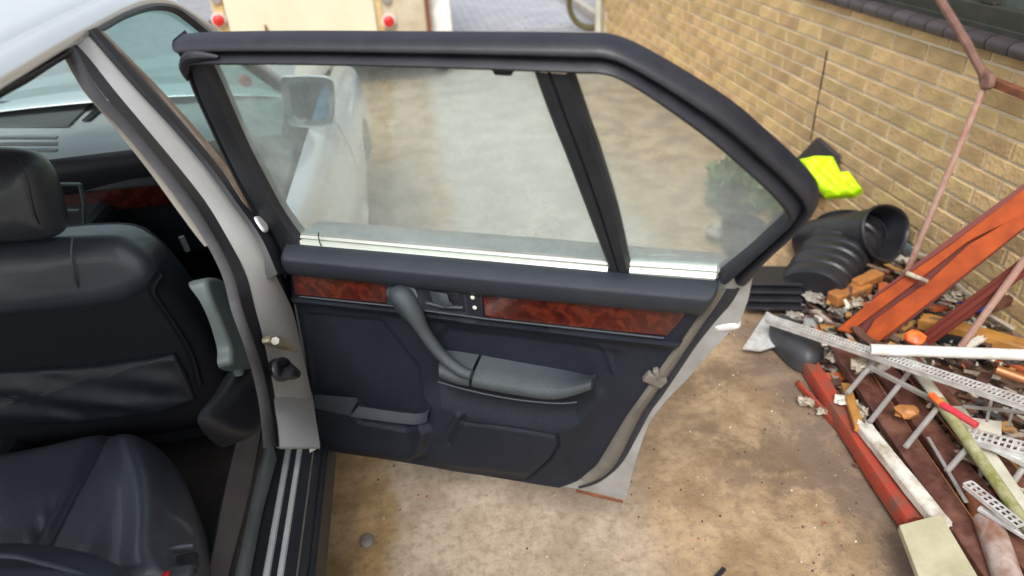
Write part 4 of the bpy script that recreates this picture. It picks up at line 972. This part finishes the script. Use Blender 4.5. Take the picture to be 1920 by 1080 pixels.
# boards
def plank(A, B, wd, th, seed, up=(0, 0, 1)):
    q_ = np.random.default_rng(seed); A, B, up = np.array(A), np.array(B), np.array(up, float); d_ = (B-A)/np.linalg.norm(B-A)
    s_ = np.cross(d_, up); s_ /= np.linalg.norm(s_); u_ = np.cross(s_, d_); n_ = 16; rr_ = []
    cs = [(-.5, -.5), (-.5, .3), (-.42, .5), (-.2, .5), (0, .5), (.2, .5), (.42, .5), (.5, .3), (.5, -.5)]
    e0, e1 = q_.uniform(-.012, .018, 9), q_.uniform(-.012, .018, 9); ph = q_.uniform(0, 6, 3)
    for i in range(n_+1):
        t = i/n_; c_ = A+(B-A)*t+s_*.004*math.sin(4*t+ph[0])+u_*.003*math.sin(5*t+ph[1])
        rr_.append([c_+s_*a*wd*(1+.03*math.sin(9*t+ph[2]))+u_*(b*th+q_.uniform(-.0012, .0012))+d_*((e0[k] if i == 0 else 0)+(e1[k] if i == n_ else 0)) for k, (a, b) in enumerate(cs)])
    V_, F_ = loft(rr_, False, True); F_ += [tuple(range(9)), tuple(n_*9+k for k in range(9))]; return V_, F_
def board(p0, p1, wpx, z0, z1, th, m, label, name='board', cat='board', up=(0, 0, 1)):
    return T(name, plank(OZ(*p0, z0), OZ(*p1, z1), wpx, th, hash((p0[0], p0[1])) % 999, up), m, label, cat, smooth=25)
board((1520, 690), (1712, 985), .055, .03, .05, .05, 'redboard', 'narrow red painted board forming the outer edge of the pile')
board((1498, 720), (1640, 880), .012, .015, .02, .02, 'redboard', 'thin reddish lath lying on the concrete outside the pile', 'lath', 'lath')
board((1615, 795), (1770, 985), .045, .09, .10, .03, 'whitewood', 'white painted timber lying on the red board beside the brown planks', 'timber', 'timber')
board((1575, 660), (1880, 1090), .075, .085, .10, .03, 'brownboard', 'dark brown plank closest to the white painted timber')
board((1622, 655), (1960, 1085), .075, .10, .12, .03, 'brownboard', 'dark brown plank in the middle of the three, under the ladder rungs')
board((1690, 660), (2010, 1040), .075, .11, .13, .03, 'brownboard', 'innermost dark brown plank, farthest from the concrete')
for k, (a, b) in enumerate((((1612, 668), (1900, 1082)), ((1668, 665), (1968, 1040)))):
    T('copper_wire', tube([OZ(*a, .13), OZ(*b, .145)], .0016, 5), 'copper', 'thin orange wire along the %s seam of the brown planks' % ('outer' if k == 0 else 'inner'), 'wire')
T('metal_lath', beam(OZ(1740, 820, .15), OZ(1812, 942, .15), .010, .004), 'galv_dull', 'thin bright metal lath lying lengthwise on the brown planks', 'metal strip', smooth=0)
g_ = thing('board_offcut', OZ(1760, 1030, .1), 'pale green-cream board offcut at the bottom edge of the photo', 'board')
q = [OZ(*p, .135) for p in ((1686, 984), (1764, 963), (1852, 1110), (1745, 1140))]
add('panel', prism(q, (0, 0, -.022)), M['cream_board'], g_, smooth=0, bevel=.003)
# poles
po = thing('mossy_pole', OZ(1790, 800, .2), 'pole, white at its upper end and mossy green below, lying between the ladders', 'pole')
add('pale_end', tube([OZ(1708, 678, .20), OZ(1762, 752, .20)], .018, 12), M['palepole'], po)
add('green_length', tube([OZ(1762, 752, .20), OZ(1935, 1000, .19)], [.018, .015], 12), M['green'], po)
T('grey_lath', beam(OZ(1790, 765, .16), OZ(1960, 1020, .16), .05, .02), 'palepole', 'wide grey weathered lath next to the mossy green pole', 'lath', bevel=.003)
rp = thing('red_marked_pole', OZ(1790, 770, .2), 'pink and red marked tube lying beside the mossy pole', 'pole')
add('pink_end', tube([OZ(1746, 740, .22), OZ(1766, 758, .22)], .011, 12), M['orangered'], rp)
add('red_length', tube([OZ(1766, 758, .22), OZ(1832, 798, .22)], .011, 12), M['redpipe'], rp)
pk = thing('soil_pipe', OZ(1870, 1030, .1), 'thick stained pinkish pipe at the bottom right corner', 'pipe')
add('pipe', pipe_hollow(OZ(1852, 975, .13), OZ(1905, 1130, .13), .034, .004), M['pinkpipe'], pk)
T('orange_pipe', tube([OZ(1826, 930, .12), OZ(1872, 1060, .12)], .024, 14), 'copper', 'orange-brown pipe alongside the thick pinkish pipe', 'pipe')
T('copper_stub', pipe_hollow(OZ(1866, 692, .22), OZ(1950, 722, .20), .017, .002), 'copper', 'short open copper tube below the white pipe at the right edge', 'pipe')
board((1728, 600), (1975, 668), .055, .14, .16, .045, 'yellowwood', 'yellow timber lying behind the white pipe', 'timber', 'timber')
board((1740, 628), (1975, 680), .02, .12, .12, .03, 'dark', 'dark bar tucked along the near side of the yellow timber', 'bar', 'bar')
board((1850, 578), (1985, 520), .03, .20, .22, .03, 'brownboard', 'short dark brown plank by the wall at the right edge')
# small objects
bt = [(1443, 612), (1452, 601), (1475, 602), (1502, 618), (1530, 640), (1544, 662), (1536, 680), (1512, 684), (1486, 672), (1462, 650), (1446, 632)]
T('rubber_boot_sole', puff([OZ(*p, .05) for p in bt], (0, 0, 1), .045, .05, crown=.01, back=.04), 'rubbergrey', 'dark grey rounded rubber shoe lying at the near end of the pile', 'shoe', smooth=60)
T('metal_plate', prism([OZ(*p, .03) for p in ((1392, 655), (1438, 585), (1466, 602), (1450, 625), (1462, 648), (1425, 659))], (0, 0, .004)), 'galv', 'pale bent metal plate under the end of the perforated angle', 'metal plate', smooth=0)
T('plastic_fragment', crumple(OZ(1715, 633, .22), .028, 5, (1, 1, .7)), 'orangered', 'bright orange-red plastic fragment just above the white pipe', 'plastic scrap', smooth=20)
for i, (p, z, r_, m, sq, lb, ct) in enumerate([
    ((1530, 560), .08, .045, 'rag', (1.2, .8, .5), 'grey-white rag nearest the black drain pipes', 'rag'),
    ((1575, 585), .07, .042, 'rag', (1.1, .9, .5), 'grey-brown rag lying between the orange box and the steel section', 'rag'),
    ((1602, 568), .11, .035, 'plaster', (1.3, .7, .6), 'light crumpled paper right under the orange box', 'paper'),
    ((1484, 592), .04, .030, 'rag', (1, 1, .6), 'small grey cup-like scrap above the rubber shoe', 'scrap'),
    ((1520, 605), .05, .030, 'galv_dull', (1, 1, .5), 'small curled metal scrap just right of the grey cup-like scrap', 'scrap'),
    ((1592, 648), .10, .035, 'orange', (1, .8, .6), 'orange lump beneath the perforated angle', 'scrap'),
    ((1568, 668), .08, .030, 'plaster', (1.4, .6, .5), 'pale broken piece right of the rubber shoe', 'scrap'),
    ((1622, 682), .16, .038, 'plaster', (1.3, .8, .6), 'off-white chunk on the head of the brown planks', 'plaster chunk'),
    ((1648, 690), .15, .026, 'whitewood', (1.5, .6, .5), 'white wedge beside the off-white chunk', 'scrap'),
    ((1700, 772), .15, .034, 'orange', (1.1, .8, .5), 'tan block lying on the planks between the ladder rungs', 'wood scrap'),
    ((1785, 555), .22, .035, 'plaster', (1.2, .8, .6), 'cream crumpled bag under the dark red steel', 'bag'),
    ((1800, 590), .18, .040, 'rag', (.9, 1.1, .7), 'grey-white torn plastic next to the blue bag', 'plastic scrap'),
    ((1822, 578), .20, .050, 'blue', (.9, .9, .9), 'dark blue bag stuffed under the dark red steel', 'bag'),
    ((1588, 752), .08, .030, 'whitewood', (1.2, .7, .5), 'white broken end piece on the red board', 'wood scrap'),
    ((1612, 772), .09, .028, 'plaster', (1.2, .8, .5), 'pale splintered piece near the white timber end', 'wood scrap'),
    ((1512, 755), .02, .026, 'plaster', (1.5, .8, .4), 'pale flake lying loose on the concrete beyond the red board', 'scrap'),
    ((1545, 770), .02, .022, 'plaster', (1.2, .9, .4), 'second pale flake, nearer the red board', 'scrap'),
    ]):
    if m in ('rag', 'plaster', 'blue') or i in (13,): T('scrap', torn(OZ(*p, z), r_, 20+i, sq), m, lb, ct, smooth=35, solid=.003)
    else: T('scrap', crumple(OZ(*p, z), r_*.75, 20+i, sq, .6), m, lb, ct, smooth=0)
T('orange_box', merge(beam(OZ(1560, 562, .12), OZ(1625, 538, .13), .06, .05), beam(OZ(1604, 535, .15), OZ(1648, 515, .15), .05, .04)), 'orange', 'orange-yellow plastic box end between the drain pipes and the steel section', 'box', smooth=0, bevel=.006)
T('yellow_strip', beam(OZ(1515, 612, .04), OZ(1590, 620, .05), .03, .02), 'yellowwood', 'yellow strip under the perforated angle near the shoe', 'strip', smooth=0, bevel=.003)
T('wood_offcut', beam(OZ(1585, 722, .08), OZ(1612, 806, .09), .03, .02), 'yellowwood', 'small ochre wooden offcut lying on the red board', 'wood scrap', smooth=0, bevel=.003)
T('stick', beam(OZ(1340, 1086, .01), OZ(1358, 1066, .01), .012, .01), 'dark', 'short black stick on the bare concrete at the bottom edge', 'stick', smooth=0, bevel=.002)
c = OZ(688, 1014, 0)
T('stone', puff([c+np.array([.023*math.cos(t), .026*math.sin(t), 0]) for t in np.linspace(0, 2*math.pi, 14)[:-1]], (0, 0, 1), .012, .02), 'stone', 'small dark round stone on the mossy concrete beside the car', 'stone')
# black plastic: corrugated pipes, tub, crate
def corr(p0, p1, r, pitch=.035):
    p0, p1 = np.array(p0, float), np.array(p1, float); L = np.linalg.norm(p1-p0); n_ = int(L/pitch)*4; pts, rad = [], []
    for i in range(n_+1): pts.append(p0+(p1-p0)*i/n_); rad.append(r*(1 if i % 4 in (0, 1) else .91))
    pts = [pts[0]+(p1-p0)/L*.05]+pts+[pts[-1]]; rad = [r*.82]+rad+[r*.8]
    V_, F_ = tube(pts, rad, 22, caps=False); return V_, F_
def bin_(Pm, d_, r0, r1, L, ribs, sq=.86):
    d_ = np.array(d_, float); d_ /= np.linalg.norm(d_); a_ = np.cross(d_, (0, 0, 1.0)); a_ /= np.linalg.norm(a_); b2 = np.cross(a_, d_)
    pr = [(-L, .01), (-L, r1*.92), (-L+.02, r1)]
    n_ = 60
    for k in range(n_+1):
        t_ = k/n_; x_ = -L+.02+(L-.03)*t_; rr3 = r1+(r0-r1)*t_
        if ribs and .1 < t_ < .95: rr3 += .005*max(-1, min(1, 2.2*math.sin(t_*ribs*2*math.pi)))
        pr.append((x_, rr3))
    pr += [(-.01, r0+.010), (0, r0+.013), (.008, r0+.008), (.004, r0), (-.01, r0-.006), (-L+.03, r1-.006), (-L+.03, .01)]
    return loft([[np.array(Pm)+d_*x_+a_*r3*math.cos(t)+b2*r3*(sq*math.sin(t)+.08*math.sin(2*t+.6)) for t in np.linspace(0, 2*math.pi, 41)[:-1]] for x_, r3 in pr], False, True)
T('black_tub', bin_(OZ(1662, 433, .27), (.26, -.70, .42), .132, .122, .42, 0), 'blackplastic', 'squashed black plastic tub on its side with its open mouth facing out', 'tub', smooth=40)
T('ribbed_bin', bin_(OZ(1592, 440, .15), (.66, .62, .10), .150, .135, .50, 8), 'blackplastic', 'black ribbed plastic bin lying on its side right behind the open door corner', 'bin', smooth=35)
T('black_crate', merge(*[beam(OZ(1395, 520+15*k, .12-.025*k), OZ(1500, 522+15*k, .12-.025*k), .12, .014) for k in range(4)], beam(OZ(1405, 530, .05), OZ(1500, 532, .05), .10, .12)), 'blackplastic', 'low ribbed black crate at the foot of the pile next to the door edge', 'crate', smooth=0, bevel=.003)
bo = [OX(*p, 2.06) for p in ((1490, 300), (1530, 258), (1568, 292), (1560, 360), (1500, 380))]
T('dark_slab', prism(bo, (.025, 0, 0)), 'rubbergrey', 'dark grey slab standing against the bricks behind the hi-vis vest', 'slab', smooth=0, bevel=.004)
# hi-vis vest
def VX(px, py): return OP(px, py, [1.80, 2.55, .33], (-.5, -.55, .65))
hv = thing('hi_vis_vest', VX(1555, 330), 'crumpled fluorescent yellow hi-vis vest thrown on the black plastic', 'vest')
def fold(P, d): return (.009*np.abs(np.sin(P[:, 0]*55+P[:, 2]*40))+.006*np.sin(P[:, 1]*90-P[:, 0]*30))*ss(d, 0, .015)
add('folded_body', puff([VX(*p) for p in ((1498, 300), (1530, 293), (1562, 294), (1575, 320), (1585, 345), (1572, 368), (1545, 366), (1520, 340))], (-.5, -.55, .65), .022, .015, crown=.015, back=.03, extra=fold, smoothout=False), M['hivis'], hv, smooth=35)
add('folded_flap', puff([VX(*p) for p in ((1560, 325), (1592, 322), (1617, 356), (1600, 367), (1545, 369), (1548, 350))], (-.6, -.45, .65), .016, .010, crown=.01, back=.03, extra=fold, smoothout=False), M['hivis'], hv, smooth=35)
# seen through the quarter glass: pots and a plant
for i, (p, r_, lb) in enumerate((((1372, 400), .10, 'farther black flower pot seen through the quarter window'), ((1385, 475), .095, 'nearer black flower pot seen through the quarter window'))):
    c = OZ(*p, .0); c[2] = 0
    T('flower_pot', tube([c+[0, 0, .002], c+[0, 0, .15], c+[0, 0, .17], c+[0, 0, .17], c+[0, 0, .12]], [r_*.75, r_, r_*1.08, r_*.95, r_*.9], 24), 'blackplastic', lb, 'flower pot')
def plant(c, n, r_, hgt, seed):
    q_ = np.random.default_rng(seed); out = []
    for i in range(n):
        a = q_.uniform(0, 6.28); k = q_.uniform(.1, 1)**.6; p = np.array([c[0]+math.cos(a)*r_*k, c[1]+math.sin(a)*r_*k, c[2]+q_.uniform(.15, 1)*hgt*(1-.4*k)])
        L = q_.uniform(.02, .05); dx = q_.normal(size=3); dx /= np.linalg.norm(dx); dy = np.cross(dx, q_.normal(size=3)); dy /= np.linalg.norm(dy)
        out.append(([p-dx*L, p+dy*L*.35, p+dx*L, p-dy*L*.35], [(0, 1, 2, 3)]))
    return merge(*out)
c = OZ(1400, 385, .0); pl_ = thing('bushy_weed', (c[0], c[1], 0), 'green leafy weed growing by the wall behind the quarter window', 'plant')
add('leaves', plant((c[0], c[1], 0), 700, .23, .33, 3), M['leaf'], pl_, smooth=0)
add('stem', merge(*[tube([(c[0], c[1], 0), (c[0]+.12*math.cos(t), c[1]+.12*math.sin(t), .3)], .004, 5) for t in (0, 1.3, 2.5, 4, 5.2)]), M['green'], pl_)
T('grey_bag', crumple(OZ(1362, 432, .06), .075, 77, (1.1, .8, .5), .4), 'rag', 'crumpled grey-white plastic bag between the two flower pots', 'bag', smooth=25)
# small broken stuff under and round the pile
deb = []
cols = mat('mixed_debris', (.3, .2, .12), .8)
t = cols.node_tree; b_ = t.nodes['Principled BSDF']; gi = t.nodes.new('ShaderNodeNewGeometry'); rp_ = t.nodes.new('ShaderNodeValToRGB'); rp_.color_ramp.interpolation = 'CONSTANT'
for k, (ps, c) in enumerate(((0, (.10, .045, .03)), (.3, (.35, .30, .24)), (.45, (.16, .10, .07)), (.62, (.45, .10, .03)), (.68, (.58, .55, .47)), (.8, (.05, .045, .045)), (.93, (.42, .22, .07)))):
    e = rp_.color_ramp.elements[0] if k == 0 else (rp_.color_ramp.elements[1] if k == 1 else rp_.color_ramp.elements.new(ps))
    e.position = ps; e.color = (*c, 1)
t.links.new(gi.outputs['Random Per Island'], rp_.inputs[0]); t.links.new(rp_.outputs[0], b_.inputs['Base Color'])
areas = [OZ(*p, 0)[:2] for p in ((1500, 560), (1480, 640), (1560, 760), (1700, 980), (1760, 1090), (2050, 1090), (2050, 600), (1760, 480), (1640, 470))]
poly = np.array(areas); mn, mx_ = poly.min(0), poly.max(0)
while len(deb) < 2600:
    p = rng.uniform(mn, mx_); d_ = sdf(p, poly)[0]
    if d_ < -.05 or (d_ < 0 and rng.random() < .7): continue
    z = rng.uniform(.005, .02+min(.09, max(0, d_)*.5)); a = rng.normal(2.15, .7); L = rng.uniform(.008, .05)*(1 if d_ > 0 else .5)*(2.4 if rng.random() < .12 and d_ > .06 else 1)
    dv = np.array([math.cos(a), math.sin(a), rng.uniform(-.3, .3)])
    deb.append(beam(np.array([p[0], p[1], z])-dv*L/2, np.array([p[0], p[1], z])+dv*L/2, L*rng.uniform(.2, .7), rng.uniform(.003, .015), (rng.uniform(-.4, .4), rng.uniform(-.4, .4), 1), rng.uniform(.6, 1)))
k_ = 0
while k_ < 260:
    p = rng.uniform(mn, mx_); d_ = sdf(p, poly)[0]
    if d_ < .03: continue
    q_ = proj((p[0], p[1], .08))
    if not (q_[0] > 1780 or q_[1] < 690): continue
    k_ += 1; L = rng.uniform(.035, .11); z = rng.uniform(.03, .05+min(.12, d_*.6)); a = rng.normal(2.1, .8)
    dv = np.array([math.cos(a), math.sin(a), rng.uniform(-.35, .35)])
    deb.append(plank(np.array([p[0], p[1], z])-dv*L/2, np.array([p[0], p[1], z])+dv*L/2, L*rng.uniform(.12, .35), rng.uniform(.004, .015), int(rng.integers(9999))) if rng.random() < .5 else beam(np.array([p[0], p[1], z])-dv*L/2, np.array([p[0], p[1], z])+dv*L/2, L*rng.uniform(.12, .45), rng.uniform(.004, .02), (rng.uniform(-.5, .5), rng.uniform(-.5, .5), 1), rng.uniform(.5, 1)))
add('broken_debris', merge(*deb), cols, smooth=0, kind='stuff', label='small broken wood, plaster and plastic bits heaped under the rubbish', cat='debris')
grit = []
for k in range(1200):
    p = np.array([rng.uniform(-.3, 1.4), rng.uniform(.9, 3.2)]);
    if rng.random() > .25+.6*max(0, p[0])/1.3: continue
    r_ = rng.uniform(.0012, .0045); grit.append(beam((p[0], p[1], 0), (p[0]+r_, p[1], r_*.8), r_*1.2, r_, (0, .3, 1)))
add('grit', merge(*grit), cols, smooth=0, kind='stuff', label='fine grit scattered on the stained concrete', cat='grit')
for o in COL.objects:
    if o.type == 'MESH' and not o.parent and 'label' not in o and 'kind' not in o: print('UNLABELLED', o.name)
